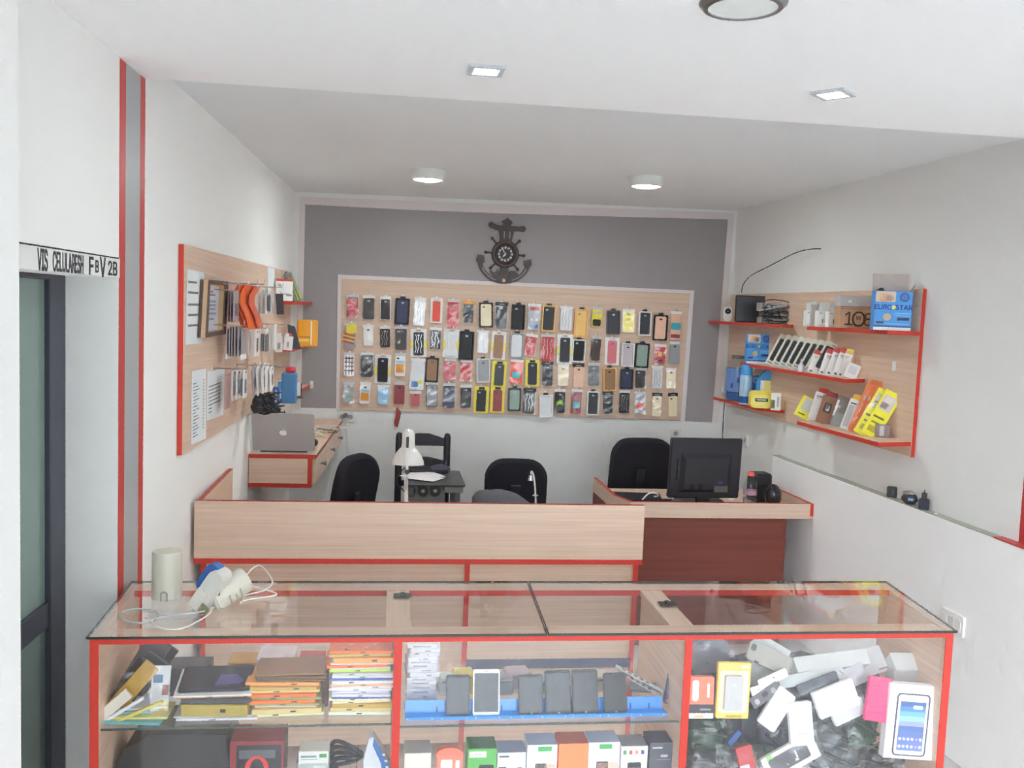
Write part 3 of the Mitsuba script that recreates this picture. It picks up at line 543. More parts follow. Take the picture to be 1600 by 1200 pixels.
# ================================================================ left wall: board with papers, certificate, hanging packs
LT = .018
u0 = on_L(277.5, 500, 0)[0]; zb0, zb1 = on_L(285, 711, LT)[2], on_L(285, 381, LT)[2]
lb = thing("wall_board", "tan wooden board with a red edge on the left wall", "board")
part(lb, "panel", bx(u0 + .001, uL(5.86), -LT, -.002, zb0, zb1), "wood_y", M=WL)
part(lb, "edge_band", bx(u0 - .001, u0 + .001, -LT - .0005, -.002, zb0, zb1), "satin", REDE, WL, label="red edge band")
def paper(pts, name, lab, rows, cat_="paper", lh=.012, two=None, seed=0):
    p = [on_L(x, y, LT + .002) for x, y in pts]; k = thing(name, lab, cat_)
    part(k, "sheet", poly([(a[0], a[2]) for a in p], .0012, -LT - .002), "paper", C(214, 218, 220, 1.1), WL, smooth=False)
    c = np.mean(p, 0); w = (p[1][0] - p[0][0] + p[2][0] - p[3][0]) / 2; h = (p[0][2] + p[1][2] - p[2][2] - p[3][2]) / 2
    M = WL @ Tr(c[0], -LT - .0022, c[2]); textlines(k, M, w, h, rows, y=0, lh=lh, seed=seed)
    if two: textlines(k, M, w, h, two, y=0, lh=lh, left=.25)
    return k
paper([(293, 420), (319, 426), (316, 537), (290, 539)], "notice_sheet", "narrow white notice with five lines at the top left of the board", [(.34, .5), (.2, .6), (.04, .75), (-.1, .6), (-.24, .8)], lh=.03)
paper([(300, 580), (322, 576), (322, 685), (299, 695)], "price_list", "long white price list with two columns at the bottom left of the board", [(.33 - .045 * i, .22 + .1 * ((i * 7) % 3)) for i in range(17)], lh=.012, two=[(.34 - .045 * i, .1) for i in range(16)])
paper([(324, 580), (351, 576), (349, 648), (323, 658)], "notice_sheet", "white typed notice beside the price list on the board", [(.2 - .075 * i, [.75, .7, .75, .7, .68, .72, .2, .2][i]) for i in range(8)], lh=.02)
paper([(418.5, 417), (429, 420), (429, 450), (418.5, 449)], "paper_strip", "small blank white paper strip beside the top corner shelf", [])
# certificate in a frame
pf = [on_L(x, y, LT + .03) for x, y in ((325, 437), (357, 440), (353, 522), (320, 528))]
k = thing("certificate_frame", "framed certificate with a dark and gold frame on the left board", "picture frame")
O = sg.Polygon([(a[0], a[2]) for a in pf]); ctr = np.array(O.centroid.coords[0])
inn = affinity.scale(O, .74, .86); i2 = affinity.scale(O, .68, .82)
part(k, "frame", poly(O.difference(inn), .026, -LT - .03), "satin", C(92, 76, 72, 1.0), WL)
part(k, "gold_lip", poly(inn.difference(i2), .02, -LT - .026), "metal", np.array([.8, .58, .34]), WL, label="gold inner lip")
part(k, "gold_side", hull8([(pf[i][0] + dx, y, pf[i][2]) for i in (0, 3) for dx in (-.003, .003) for y in (-LT - .031, -LT - .016)]), "metal", np.array([.85, .6, .38]), WL, label="gold side edge")
part(k, "certificate", poly(inn, .002, -LT - .008), "paper", C(196, 198, 208, 1.0), WL)
Mc = WL @ Tr(ctr[0], -LT - .0086, ctr[1]); hh = pf[0][2] - pf[3][2]
for z, L, cl in ((.3, .12, C(170, 120, 110)), (.24, .3, C(130, 130, 150)), (.12, .34, C(140, 140, 155)), (.05, .34, C(140, 140, 155)), (-.02, .3, C(140, 140, 155)), (-.1, .34, C(140, 140, 155)), (-.2, .18, C(150, 140, 150))):
    part(k, "print_line", bx(-.5 * L * .4, .5 * L * .4, -.0006, 0, z * hh - .004, z * hh + .004), "matte", cl, Mc, smooth=False)
# hanging packs: (px, top py, bottom py, off the wall, width, thickness, kind, roll)
PKS = [
 (360, 455, 503, .035, .085, .004, "g", 0), (364, 455, 503, .055, .085, .004, "g", 0), (369, 455, 503, .075, .09, .005, "g", 0),
 (376, 446, 510, .055, .10, .008, "o", 0), (382, 446, 511, .078, .10, .008, "o", 0), (388, 446, 512, .10, .10, .008, "o", 0), (396, 448, 512, .10, .09, .008, "oc", 0), (402, 449, 511, .12, .09, .008, "oc", 0),
 (405, 452, 490, .05, .07, .006, "w", 0), (411, 452, 490, .07, .075, .006, "w", 0), (417, 450, 491, .09, .08, .007, "wk", 0), (421, 449, 490, .10, .08, .006, "c", -6), (426, 455, 490, .11, .07, .008, "w", 0), (437, 455, 489, .13, .06, .010, "wd", -24),
 (358, 514, 560, .04, .09, .004, "gw", 0), (362, 511, 556, .05, .09, .004, "g", 0), (366, 510, 556, .06, .09, .004, "g", 0), (370, 510, 556, .07, .09, .004, "g", 0), (375, 511, 556, .08, .09, .004, "g", 0), (381, 515, 561, .09, .09, .006, "gw", 0),
 (391, 516, 554, .07, .08, .007, "w", 0), (401, 515, 556, .10, .085, .008, "wk", 0), (411, 508, 553, .10, .08, .006, "c", 3), (417, 510, 553, .12, .08, .006, "c", -8), (424, 512, 545, .10, .07, .008, "w", 0), (430, 506, 546, .12, .06, .006, "w", 0),
 (356, 585, 638, .04, .09, .005, "p", 0), (366, 579, 625, .05, .08, .005, "wk", 0), (373, 578, 622, .07, .085, .006, "wk", 0), (380, 578, 622, .09, .085, .006, "c", 0), (383, 578, 621, .10, .07, .005, "wk", 0),
 (396, 573, 617, .08, .085, .006, "g", -22), (403, 572, 616, .09, .09, .008, "w", -24), (411, 573, 612, .11, .09, .008, "wk", -22), (417, 572, 610, .12, .09, .008, "w", -14), (424, 574, 608, .135, .075, .008, "wk", -14)]
KND = {"g": ("flat grey", C(150, 144, 148, 1.2)), "gw": ("grey white tipped", C(150, 144, 148, 1.2)), "o": ("curved orange", C(226, 100, 50, 1.3)), "oc": ("orange bagged", C(206, 100, 66, 1.2)), "w": ("white boxed", C(205, 205, 205, 1.3)), "wk": ("white carded", C(205, 205, 205, 1.3)),
       "c": ("clear bagged", C(160, 166, 172, 1.2)), "wd": ("white and black", C(205, 205, 205, 1.3)), "p": ("pink grey", C(170, 140, 140, 1.1))}
rowof = lambda py: 0 if py < 500 else 1 if py < 570 else 2
cnt = [0, 0, 0]
for (px, t_, b_, off, w, th_, kd, roll) in PKS:
    a, b = on_L(px, t_, LT + off), on_L(px, b_, LT + off); h = a[2] - b[2]; ri = rowof(t_)
    k = thing("accessory_pack", f"{KND[kd][0]} accessory pack, {ORD[cnt[ri]]} from left in the {['top', 'middle', 'bottom'][ri]} hanging row", "accessory pack", "accessory packs hanging on the left board"); cnt[ri] += 1
    M = WL @ F((a[0], -LT - off, a[2]), 0, 0, roll); col = KND[kd][1]
    if kd in ("o", "oc"):
        pts = [(0, 0), (-.012, -.2 * h), (-.018, -.45 * h), (0, -.7 * h), (.014, -h)]
        prof = sg.LineString([(0, 0), (.02, -.22 * h), (.022, -.42 * h), (-.004, -.74 * h), (-.016, -h)]).buffer(th_ * .5)
        m = trimesh.creation.extrude_polygon(prof, w, engine="earcut"); m.apply_transform(np.array([[0, 0, 1, -w / 2], [1, 0, 0, 0], [0, 1, 0, 0], [0, 0, 0, 1.]])); part(k, "cover", m, "satin", col, M)
        part(k, "hanging_tab", plate(w * .4, .02, .003, .002, -.002, 0, .008), "satin", WHITE, M)
        if kd == "oc": part(k, "clear_bag", sheet(w * 1.1, h * 1.02, 5, 8, .006, int(px), -.026), "film", M=M @ Tr(0, 0, -h / 2), smooth=True)
    elif kd == "c":
        part(k, "card", plate(w, h * .25, .003, .0015, 0, 0, -h * .125), "satin", WHITE, M); part(k, "contents", plate(w * .6, h * .6, .008, .009, -.004, 0, -h * .6), "satin", C(110, 116, 124), M)
        part(k, "clear_bag", sheet(w, h, 6, 9, .012, int(px), -.012), "film", M=M @ Tr(0, 0, -h / 2), smooth=True)
    else:
        part(k, "card", bx(-w / 2, w / 2, -th_ / 2, th_ / 2, -h, 0, .001), "satin", col, M)
        if kd in ("wk", "wd"):
            part(k, "window", plate(w * .5, h * .5, .006, .001, -th_ / 2 - .001, 0, -h * .58), "gloss", C(70, 74, 80), M, label="dark window"); part(k, "hang_hole", plate(w * .3, h * .05, .003, .0008, -th_ / 2 - .0008, 0, -h * .08), "matte", DARK, M)
        if kd == "wd": part(k, "dark_side", bx(-w / 2 - .006, -w / 2, -.02, .014, -h * 1.02, 0), "satin", DARK * 1.5, M)
        if kd == "gw": part(k, "white_tip", bx(-w / 2 - .0005, w / 2 + .0005, -th_ / 2 - .0006, th_ / 2 + .0006, -h, -h * .82), "satin", WHITE, M)
        if kd == "g": part(k, "print", plate(w * .7, h * .4, .004, .0006, -th_ / 2 - .0006, 0, -h * .6), "satin", C(110, 104, 112), M)
for px, py, off in ((382, 446, .16), (394, 445, .16), (417, 450, .15), (426, 450, .15), (360, 455, .1), (366, 510, .12), (401, 514, .14), (430, 508, .15), (370, 578, .13), (410, 572, .16), (431, 574, .15), (424, 573, .16)):
    a = on_L(px, py, LT + off * .7); part(lb, "hook", cat(tube([(0, -LT, 0), (0, -LT - off, 0), (0, -LT - off - .004, .02)], .0022, 5), plate(.016, .02, .003, .003, -LT - .003)), "metal", SILVER, WL @ Tr(a[0], 0, a[2] + .004))
# bundle of black cables under the hooks
k = thing("cable_bundle", "black bundle of cables hanging below the packs just above the laptop", "cable bundle")
for i, (px, py, w, h) in enumerate(((410, 628, .07, .08), (422, 622, .07, .06), (420, 639, .08, .06), (428, 641, .07, .05), (408, 637, .05, .06))):
    a = on_L(px, py, .10); m = lump(w, .07, h, i + 3, .3); part(k, "coil", m, "satin", BLACK * 1.5, WL @ Tr(a[0], -.09, a[2]))
    m = tube([(w * .5 * math.cos(t), .02 * math.sin(3 * t), h * .5 * math.sin(t)) for t in np.linspace(0, 6.0, 20)], .004, 5); part(k, "loop", m, "satin", BLACK, WL @ Tr(a[0], -.13, a[2]))
# ================================================================ corner shelves on the left
zs = [on_L(438, 470, 0)[2], on_L(430, 542, 0)[2], on_L(428, 616, 0)[2]]
def cshelf(lab, z, pts, th_=.018):
    k = thing("corner_shelf", lab, "shelf"); part(k, "board", flat(pts, z - th_, z), "wood_x")
    P = np.array(pts)
    for a, b in zip(P[1:-1], P[2:]):
        n = np.array([(b - a)[1], -(b - a)[0]]); n = n / np.linalg.norm(n)
        if n @ (np.array([.8, 3.5]) - a) < 0: n = -n
        part(k, "edge_band", flat([tuple(a), tuple(b), tuple(b + n * .0012), tuple(a + n * .0012)], z - th_ - .0003, z + .0003), "satin", REDE, label="red edge band")
    return k
def lshelf(lab, z, wpt, c1, c2):
    w0 = toL(on_L(*wpt, LT))[:2]; a = on_z(*c1, z)[:2]; b = on_z(*c2, z)[:2]
    b = a + (b - a) * ((D - .008 - a[1]) / (b[1] - a[1])); y = D - .008
    cshelf(lab, z, [(xl(y) + LT, y), (w0[0], w0[1]), tuple(a), tuple(b)]); return w0, a, b
sh2 = lshelf("middle red edged corner shelf on the left under the amber box", zs[1], (430, 542), (457, 544.5), (489, 535))
sh3 = lshelf("lowest red edged corner shelf on the left holding blue boxes", zs[2], (428, 616), (455, 617), (482, 602))
y = D - .008; q1 = sh2
cshelf("top red edged corner shelf on the left under the white boxes", zs[0], [(xl(y) + LT, y), tuple(q1[0]), tuple(q1[1]), tuple(q1[2])])
def lsit(px, z, off=.07): a = on_L(px, 520, LT + off); p = toL(a); return np.array([p[0], p[1], z + .0005])
# top shelf
z = zs[0]; P = lsit(443, z, .06); s = sc(P)
carton("paper_box", "white box numbered 5 on the top left corner shelf", "box", P, 26 * s, .05, 34 * s, C(210, 210, 208, 1.3), 8, pr=[(-.5, .5, .9, 1, REDE), ('t', "5", -.25, .68, .16, DARK), (-.2, .3, .3, .34, GREY), (.1, .45, .22, .3, GREY)])
P = lsit(466, z, .10); s = sc(P)
k = thing("blister_bag", "clear bag with green tips leaning on the top left corner shelf", "bag"); M = F(P, 0, 6, -24)
part(k, "bag", sheet(18 * s, 50 * s, 7, 12, .02, 5), "clear", M=M @ Tr(0, -.014, 26 * s), smooth=True); part(k, "card", bx(-.024, .024, 0, .003, 0, 46 * s, .001), "satin", C(150, 148, 146), M)
for i in range(3): part(k, "tool", lathe([(.0005, 0), (.007, .002), (.007, .05), (.004, .06), (.004, .14), (.0005, .145)], 10), "satin", C(170, 185, 90, 1.2) if i else GREY, M @ Tr(-.016 + .016 * i, -.008, .004), label="green tipped tool")
part(k, "dark_rim", tube([(-.028, 0, 0), (-.03, 0, 20 * s), (-.02, 0, 46 * s), (.0, 0, 50 * s)], .004, 6), "satin", DARK * 1.5, M)
# middle shelf
z = zs[1]; s = sc(lsit(440, z))
carton("small_box", "small white upright box at the left end of the middle corner shelf", "box", lsit(436, z, .085), 11 * s, .03, 24 * s, C(205, 203, 204, 1.3), 10, pr=[(-.2, .2, .2, .6, C(170, 150, 150)), (-.3, .3, 1, 1.2, WHITE, "flap")])
carton("small_box", "white upright box with a raised flap in the middle of the middle corner shelf", "box", lsit(450, z, .10), 14 * s, .03, 22 * s, C(205, 203, 204, 1.3), 8, roll=4, pr=[(-.15, .1, .2, .6, C(170, 150, 150)), (-.4, .0, 1, 1.2, WHITE, "flap")])
carton("foil_strip", "low silver foil pack along the front of the middle corner shelf", "pack", lsit(443, z, .045) + [.0, -.05, 0], 29 * s, .02, 9 * s, C(200, 200, 202, 1.2), 4, m="foil")
k = thing("phone_stand", "black angled phone stand behind the foil pack on the middle corner shelf", "stand"); M = F(lsit(462, z, .12), 15, 0, 0)
part(k, "back_plate", poly([(-.03, 0), (.03, 0), (-.005, .125), (-.045, .135)], .006), "satin", BLACK * 2, M); part(k, "strut", poly([(0, 0), (.02, 0), (-.03, .1)], .05, .006), "satin", BLACK * 2, M); part(k, "red_sticker", poly([(-.03, .06), (-.012, .05), (-.02, .085), (-.036, .09)], .001, -.001), "satin", C(190, 80, 70), M)
P = lsit(478, z, .15); s = sc(P)
k, M = carton("amber_box", "amber plastic box with a clear lid at the far end of the middle corner shelf", "box", P + [.0, .06, 0], 31 * s, .09, 43 * s, C(214, 150, 48, 1.3), 0, m="gloss", bev=.008, pr=[(-.4, .1, .2, .3, C(230, 190, 120, 1.2)), (-.4, .2, .35, .4, C(200, 130, 40))])
part(k, "lid_edge", bx(.17 * 31 * s, .24 * 31 * s, -.004, .09, .01, 42 * s, .002), "gloss", C(235, 225, 205, 1.1), M, label="pale lid edge")
# lowest shelf
z = zs[2]; P = lsit(452, z, .13); s = sc(P)
k = thing("blue_canister", "blue canister with a red lid at the back of the lowest left corner shelf", "canister"); part(k, "body", cb(.075, .06, .16, .006), "satin", C(70, 120, 165, 1.3), Tr(P + [0, .05, 0])); part(k, "lid", lathe([(.0005, .03), (.022, .028), (.027, .012), (.02, 0), (.0005, 0)], 20), "satin", C(200, 60, 70, 1.2), Tr(P + [.006, .05, .16]))
carton("blue_box", "blue box with white stripes at the front of the lowest left corner shelf", "box", lsit(444, z, .10), 15 * s, .03, 37 * s, C(60, 125, 180, 1.4), 10, pr=[(-.3, -.1, .05, .55, WHITE), (.1, .3, .05, .55, C(200, 200, 160)), (-.5, .5, .93, 1, WHITE)])
carton("blue_box", "narrow dark blue box at the left end of the lowest left corner shelf", "box", lsit(433, z, .09), 8 * s, .03, 30 * s, C(50, 90, 160, 1.3), 12, pr=[(-.2, .2, .2, .85, C(190, 205, 225))])
carton("small_box", "small white box at the far end of the lowest left corner shelf", "box", lsit(467, z, .14) + [0, .06, 0], 10 * s, .03, 24 * s, C(205, 203, 204, 1.3), 5, pr=[(.3, .5, 0, 1, DARK)])
k = thing("pen_cluster", "black marker pens lying on the lowest left corner shelf", "pens"); P = lsit(464, z, .13)
for i in range(3): part(k, "pen", tube([(-.04, 0, 0), (.04, 0, 0)], .005, 8), "satin", DARK, Tr(P + [.0, -.02 + .014 * i, .006]) @ Rz(.5 + .4 * i))
p = on_B(487, 601, 0); k = thing("wall_hook", "small white adhesive hook on the grey wall by the lowest corner shelf", "hook"); part(k, "base", plate(.02, .05, .004, .005, -.006), "satin", WHITE, WB @ Tr(p[0], 0, p[2])); part(k, "peg", tube([(0, -.005, -.01), (0, -.025, -.016), (0, -.03, 0)], .004, 6), "satin", WHITE, WB @ Tr(p[0], 0, p[2]))
# ================================================================ laptop cabinet
ZL = 1.02
nl, nr, frr = on_L(393, 708, 0), on_z(494, 711, ZL), on_z(528, 665, ZL)
n0 = np.array([xl(nr[1]) + .004, nr[1]]); f0 = np.array([xl(D - .03) + .004, D - .03]); f1 = nr[:2] + (frr[:2] - nr[:2]) * ((D - .03 - nr[1]) / (frr[1] - nr[1]))
cbn = thing("drawer_cabinet", "wall-hung tan drawer cabinet with red edges under the laptop", "cabinet")
zc0 = on_y(440, 761, nr[1])[2]
ins = lambda p, d: (p[0] - d, p[1])
part(cbn, "body", flat([tuple(n0 + [0, .004]), (nr[0] - .02, nr[1] + .004), (f1[0] - .02, f1[1]), tuple(f0)], zc0, ZL - .018), "wood_y")
part(cbn, "top", flat([tuple(n0), tuple(nr[:2]), tuple(f1), tuple(f0)], ZL - .018, ZL), "wood_y")
w = nr[0] - n0[0]; Mf = Tr(n0[0], n0[1], 0)
part(cbn, "end_panel", bx(.001, w - .022, 0, .004, zc0, ZL - .018), "wood_x", M=Mf)
for a in ((0, w, ZL - .0195, ZL + .0005), (0, w - .02, zc0 - .002, zc0 + .018), (w - .04, w - .018, zc0, ZL - .018)): part(cbn, "edge_band", bx(a[0], a[1], -.002, 0, a[2], a[3]), "satin", REDE * .85, Mf, label="red edge band")
dirr = (f1 - nr[:2]); Ld = np.linalg.norm(dirr); ang = math.degrees(math.atan2(dirr[1], dirr[0]))
Ms = F((nr[0] - .019, nr[1], 0), ang)
for i in range(3):
    a, b = .03 + i * (Ld - .05) / 3, .02 + (i + 1) * (Ld - .05) / 3
    dr_ = part(cbn, "drawer", bx(a, b, -.016, 0, zc0 + .012, ZL - .026, .001), "wood_y", M=Ms)
    part(dr_, "knob", lathe([(.0005, 0), (.005, 0), (.005, .014), (.010, .02), (.010, .028), (.0005, .03)], 14, Rx(math.pi / 2)), "metal", SILVER * .5, Ms @ Tr((a + b) / 2, -.016, (zc0 + ZL) / 2 - .004))
part(cbn, "edge_band", bx(0, Ld, -.001, 0, ZL - .018, ZL), "satin", C(140, 70, 60), F((nr[0], nr[1], 0), ang))
# laptop: lid towards the camera
hl, hr = on_z(397, 703, ZL + .012), on_z(491, 708, ZL + .012)
lw = abs(hr[0] - hl[0]) * 1.0; lh_ = .212
LM = F(((hl[0] + hr[0]) / 2, (hl[1] + hr[1]) / 2, ZL + .001), 0)
lp = thing("laptop", "silver laptop seen from behind with a white apple logo on its lid", "laptop")
part(lp, "base", plate(lw, .21, .012, .014, 0), "metal", SILVER * .9, LM @ Rx(math.pi / 2) @ Tr(0, -.015, -.105))
LMl = LM @ Tr(0, 0, .016) @ Rx(math.radians(24))
ld_ = part(lp, "lid", plate(lw, lh_, .010, .006, -.003, 0, lh_ / 2), "satin", C(168, 164, 164, 1.1), LMl)
part(ld_, "screen", plate(lw - .02, lh_ - .02, .004, .0006, .003, 0, lh_ / 2), "gloss", BLACK, LMl)
part(lp, "hinge", tube([(-lw * .38, .003, 0), (lw * .38, .003, 0)], .006, 8), "satin", DARK, LM @ Tr(0, 0, .013))
ap = sg.Point(-.0062, 0).buffer(.0098).union(sg.Point(.0062, 0).buffer(.0098)).union(sg.Point(-.004, -.006).buffer(.0082)).union(sg.Point(.004, -.006).buffer(.0082))
ap = ap.difference(sg.Point(.0185, .0015).buffer(.0068)).difference(sg.Point(0, .0125).buffer(.004)).union(affinity.rotate(affinity.scale(sg.Point(.002, .0155).buffer(.0046), .55, 1.15), -30))
part(ld_, "logo", poly(affinity.scale(ap, 1.15, 1.15), .0006, -.0038, ), "gloss", WHITE * 1.08, LMl @ Tr(0, 0, lh_ * .5), label="white apple logo")
k = thing("computer_mouse", "small black mouse at the right edge of the cabinet beside the laptop", "mouse"); P = on_z(495, 697, ZL); part(k, "body", lump(.05, .08, .04, 2, .05), "satin", BLACK, Tr(P + [-.02, .02, .016])); part(k, "wheel", tube([(-.005, 0, 0), (.005, 0, 0)], .006, 8), "satin", GREY, Tr(P + [-.02, 0, .032]))
rng = random.Random(3)
k = thing("cable_tangle", "tangle of pale charging cables on the cabinet behind the laptop", "cables")
for i in range(11):
    c0 = on_z(502 + rng.uniform(-6, 14), 668 + rng.uniform(-5, 14), ZL); pts = [c0 + [rng.uniform(-.09, .04), rng.uniform(-.16, .16), .006 + .012 * rng.random()] for _ in range(5)]
    part(k, "cable", tube(pts, .0028, 5, 26), "satin", C(*[(214, 208, 190), (225, 222, 215), (190, 180, 150), (90, 84, 84)][i % 4], 1.1))
k = thing("paper_stack", "loose white papers lying on the cabinet behind the laptop", "papers"); P = on_z(500, 675, ZL)
for i in range(3): part(k, "sheet", bx(-.07, .07, -.1, .1, .001 + .002 * i, .002 + .002 * i), "paper", WHITE, Tr(P + [-.07, .02, 0]) @ Rz(.2 - .25 * i), smooth=False)
# ================================================================ right wall: board and shelves
RT = .018
ur = on_R(1448.5, 452, 0)[0]; zr0, zr1 = on_R(1424, 714, RT)[2], on_R(1440, 452, RT)[2]
uf = on_R(1148, 470, 0)[0] - .02
rb = thing("wall_board", "tan wooden board with a red edge on the right wall behind the shelves", "board")
part(rb, "panel", bx(uf, ur - .001, -RT, -.002, zr0, zr1), "wood_y", M=WR)
part(rb, "edge_band", bx(ur - .001, ur + .001, -RT - .0005, -.002, zr0 - .002, zr1 + .002), "satin", REDE, WR, label="red edge band")
part(rb, "white_patch", plate(.03, .045, .004, .001, -RT - .001), "satin", WHITE * .95, WR @ Tr(on_R(1397, 572, RT)[0], 0, on_R(1397, 572, RT)[2]), label="small white patch")
def rshelf(lab, z, far, corner, wall, th_=.018, near=None):
    """far end on the front edge, chamfered corner, near end at the wall"""
    a = on_z(*far, z)[:2] if far else near[0]; b = on_z(*corner, z)[:2] if corner else near[1]; w0 = toR(on_R(*wall, RT))[:2] if wall else near[2]
    if a[1] > D - .01: a = b + (a - b) * ((D - .01 - b[1]) / (a[1] - b[1]))
    wf = np.array([xr(a[1]) - RT - .0005, a[1]])
    k = thing("wall_shelf", lab, "shelf"); P = np.array([wf, a, b, w0]); pts = [tuple(p) for p in P]
    part(k, "board", flat(pts, z - th_, z), "wood_y")
    for p, q in zip(P[:-1], P[1:]):
        n = np.array([(q - p)[1], -(q - p)[0]]); n = n / np.linalg.norm(n)
        if n @ (np.array([1.0, 3.0]) - p) < 0: n = -n
        part(k, "edge_band", flat([tuple(p), tuple(q), tuple(q + n * .0012), tuple(p + n * .0012)], z - th_ - .0003, z + .0003), "satin", REDE, label="red edge band")
    return a, b, w0
ZR = {"mid": on_R(1351, 592, RT)[2], "low": on_R(1226, 641, RT)[2], "lowr": on_R(1423, 691, RT)[2], "top": 1.742}
rshelf("red edged middle shelf on the right wall with leaning packs", ZR["mid"], (1157, 566), (1322, 592.5), (1351, 592))
rshelf("lowest red edged shelf at the far end of the right wall", ZR["low"], (1115, 620), (1184, 636.5), (1226, 641))
rshelf("lowest red edged shelf at the near end of the right wall with yellow packs", ZR["lowr"], (1246, 658), (1373, 691.5), (1423, 691))
def walledge(px, off): p = toR(on_R(px, 505, off)); return p[:2]
w_ = walledge(1239, RT); far_ = np.array([xr(D - .012) - .16, D - .012])
rshelf("top red edged shelf at the far end of the right wall under the black box", ZR["top"] + .004, None, None, None, near=(far_, walledge(1222, .15), w_))
rshelf("top red edged shelf at the near end of the right wall under the cartons", ZR["top"], None, None, None, near=(walledge(1262, .16), walledge(1388, .16), walledge(1438, RT)))
def rsit(px, z, off): p = toR(on_R(px, 505, RT + off)); return np.array([p[0], p[1], z + .0006])
# top shelf, far part
z = ZR["top"] + .004; P = rsit(1177, z, .06); s = sc(P)
k, M = carton("black_box", "flat black plastic box standing upright at the far end of the top right shelf", "electronic box", P, 57 * s, .035, 42 * s, C(40, 40, 44, 1.2), -14, bev=.006, pr=[(-.4, .1, .2, .75, C(34, 34, 38, 1.1)), (.22, .4, .62, .85, C(52, 52, 56, 1.1))])
a = [on_R(x, y, .02) for x, y in ((1161, 457), (1168, 446), (1180, 435), (1205, 422), (1235, 407), (1262, 394), (1276, 390), (1287, 389))]
pts = [toR([q[0], -.03 - .05 * math.sin(i / 7 * 3), q[2]]) for i, q in enumerate(a)]
one("antenna_wire", "black wire curving up the right wall from the black box", "wire", tube(pts, .0028, 5, 40), "satin", BLACK)
P = rsit(1139, z, .10) + [0, .03, 0]; P[1] = min(P[1], D - .06); s = sc(P)
k = thing("webcam", "small white camera with a round dark lens on the top right shelf", "camera"); M = F(P, -10)
part(k, "body", plate(13 * s, 23 * s, 6 * s, .03, 0, 0, 11.5 * s), "satin", WHITE, M); part(k, "lens", lathe([(.0005, .006), (4 * s, .005), (4.6 * s, 0), (.0005, 0)], 20, Rx(math.pi / 2)), "gloss", BLACK, M @ Tr(0, 0, 16 * s), label="black lens"); part(k, "lens_glint", lathe([(.0005, .008), (1.6 * s, .007), (1.6 * s, .005), (.0005, .005)], 12, Rx(math.pi / 2)), "gloss", C(70, 110, 160), M @ Tr(0, 0, 16 * s))
P = rsit(1211, z, .07); s = sc(P)
for i, (w, h, z0, x, col, lab) in enumerate(((50, 10, 0, 2, C(120, 116, 114, 1.2), "flat grey set-top box at the bottom of the stack on the top right shelf"), (46, 9, 10, 3, DARK * 1.6, "flat black set-top box in the middle of the stack on the top right shelf"), (34, 13, 19, -8, C(140, 134, 132, 1.2), "grey adapter box on top of the stack on the top right shelf"))):
    carton("set_top_box", lab, "electronic box", P + [x * s, .0, z0 * s], w * s, .08, h * s, col, -6, bev=.003, pr=[(-.4, .3, .3, .5, C(180, 178, 176) if i == 1 else DARK)])
k = thing("cable_tangle", "black and silver cables tangled over the box stack on the top right shelf", "cables"); r = random.Random(5)
for i in range(7): part(k, "cable", tube([P + [r.uniform(-24, 26) * s, r.uniform(-.03, -.008), r.uniform(1, 34) * s] for _ in range(5)], .0026, 5, 26), "satin", [BLACK, BLACK, SILVER * .8][i % 3])
# top shelf, near part
z = ZR["top"]
for i, px in enumerate((1268, 1286, 1303)):
    P = rsit(px, z, .085 + .004 * i); s = sc(P)
    k, M = carton("white_box", f"small white open box, {ORD[i]} of three from the left on the top right shelf", "box", P, 17.5 * s, .09, 25 * s, C(206, 210, 208, 1.3), -16, pr=[(-.1, .0, .2, .5, C(110, 110, 112)), (.05, .3, .3, .36, C(150, 150, 150)), (-.4, -.1, .82, .88, C(160, 160, 160)), (-.4, .4, .06, .09, C(150, 150, 150))], group="three small white boxes")
    part(k, "flap", plate(16 * s, 14 * s, .001, .001, 0, 0, 7 * s), "satin", C(206, 210, 208, 1.3), M @ Tr(0, 0, 25 * s) @ Rx(math.radians(24)) @ Ry(math.radians((-14, 2, 8)[i])))
    part(k, "side_flap", hull8([(7 * s, .01, 25 * s), (8 * s, .08, 25 * s), (8 * s, .075, 33 * s), (7 * s, .02, 33 * s), (7.6 * s, .01, 25 * s), (7.6 * s, .02, 33 * s)]), "satin", C(190, 188, 188, 1.2), M)
P = rsit(1290, z, .02); s = sc(P)
k, M = carton("white_carton", "open white carton behind the three small white boxes", "carton", P, 48 * s, .03, 35 * s, C(180, 176, 174, 1.2), -12)
P = rsit(1337, z, .09); s = sc(P)
k, M = carton("brown_carton", "brown carton marked 108 in black pen on the top right shelf", "carton", P, 50 * s, .09, 33 * s, C(176, 138, 110, 1.25), -10, pr=[('t', "1", -.22, .45, .62, C(84, 66, 54), 0), ('t', "O", .08, .45, .7, C(84, 66, 54), 0), ('t', "8", .38, .45, .6, C(84, 66, 54), 0), ('t', "W", .08, .5, .2, C(110, 80, 64)), (-.5, .5, .9, .93, C(150, 118, 90, 1.1))])
P = rsit(1336, z + 33 * s, .09); carton("white_carton", "flat white carton lying on the brown carton on the top right shelf", "carton", P, 52 * s, .09, 18 * s, C(180, 174, 174, 1.2), -8, roll=-1, bev=.006, pr=[(-.24, -.14, .4, .6, WHITE)])
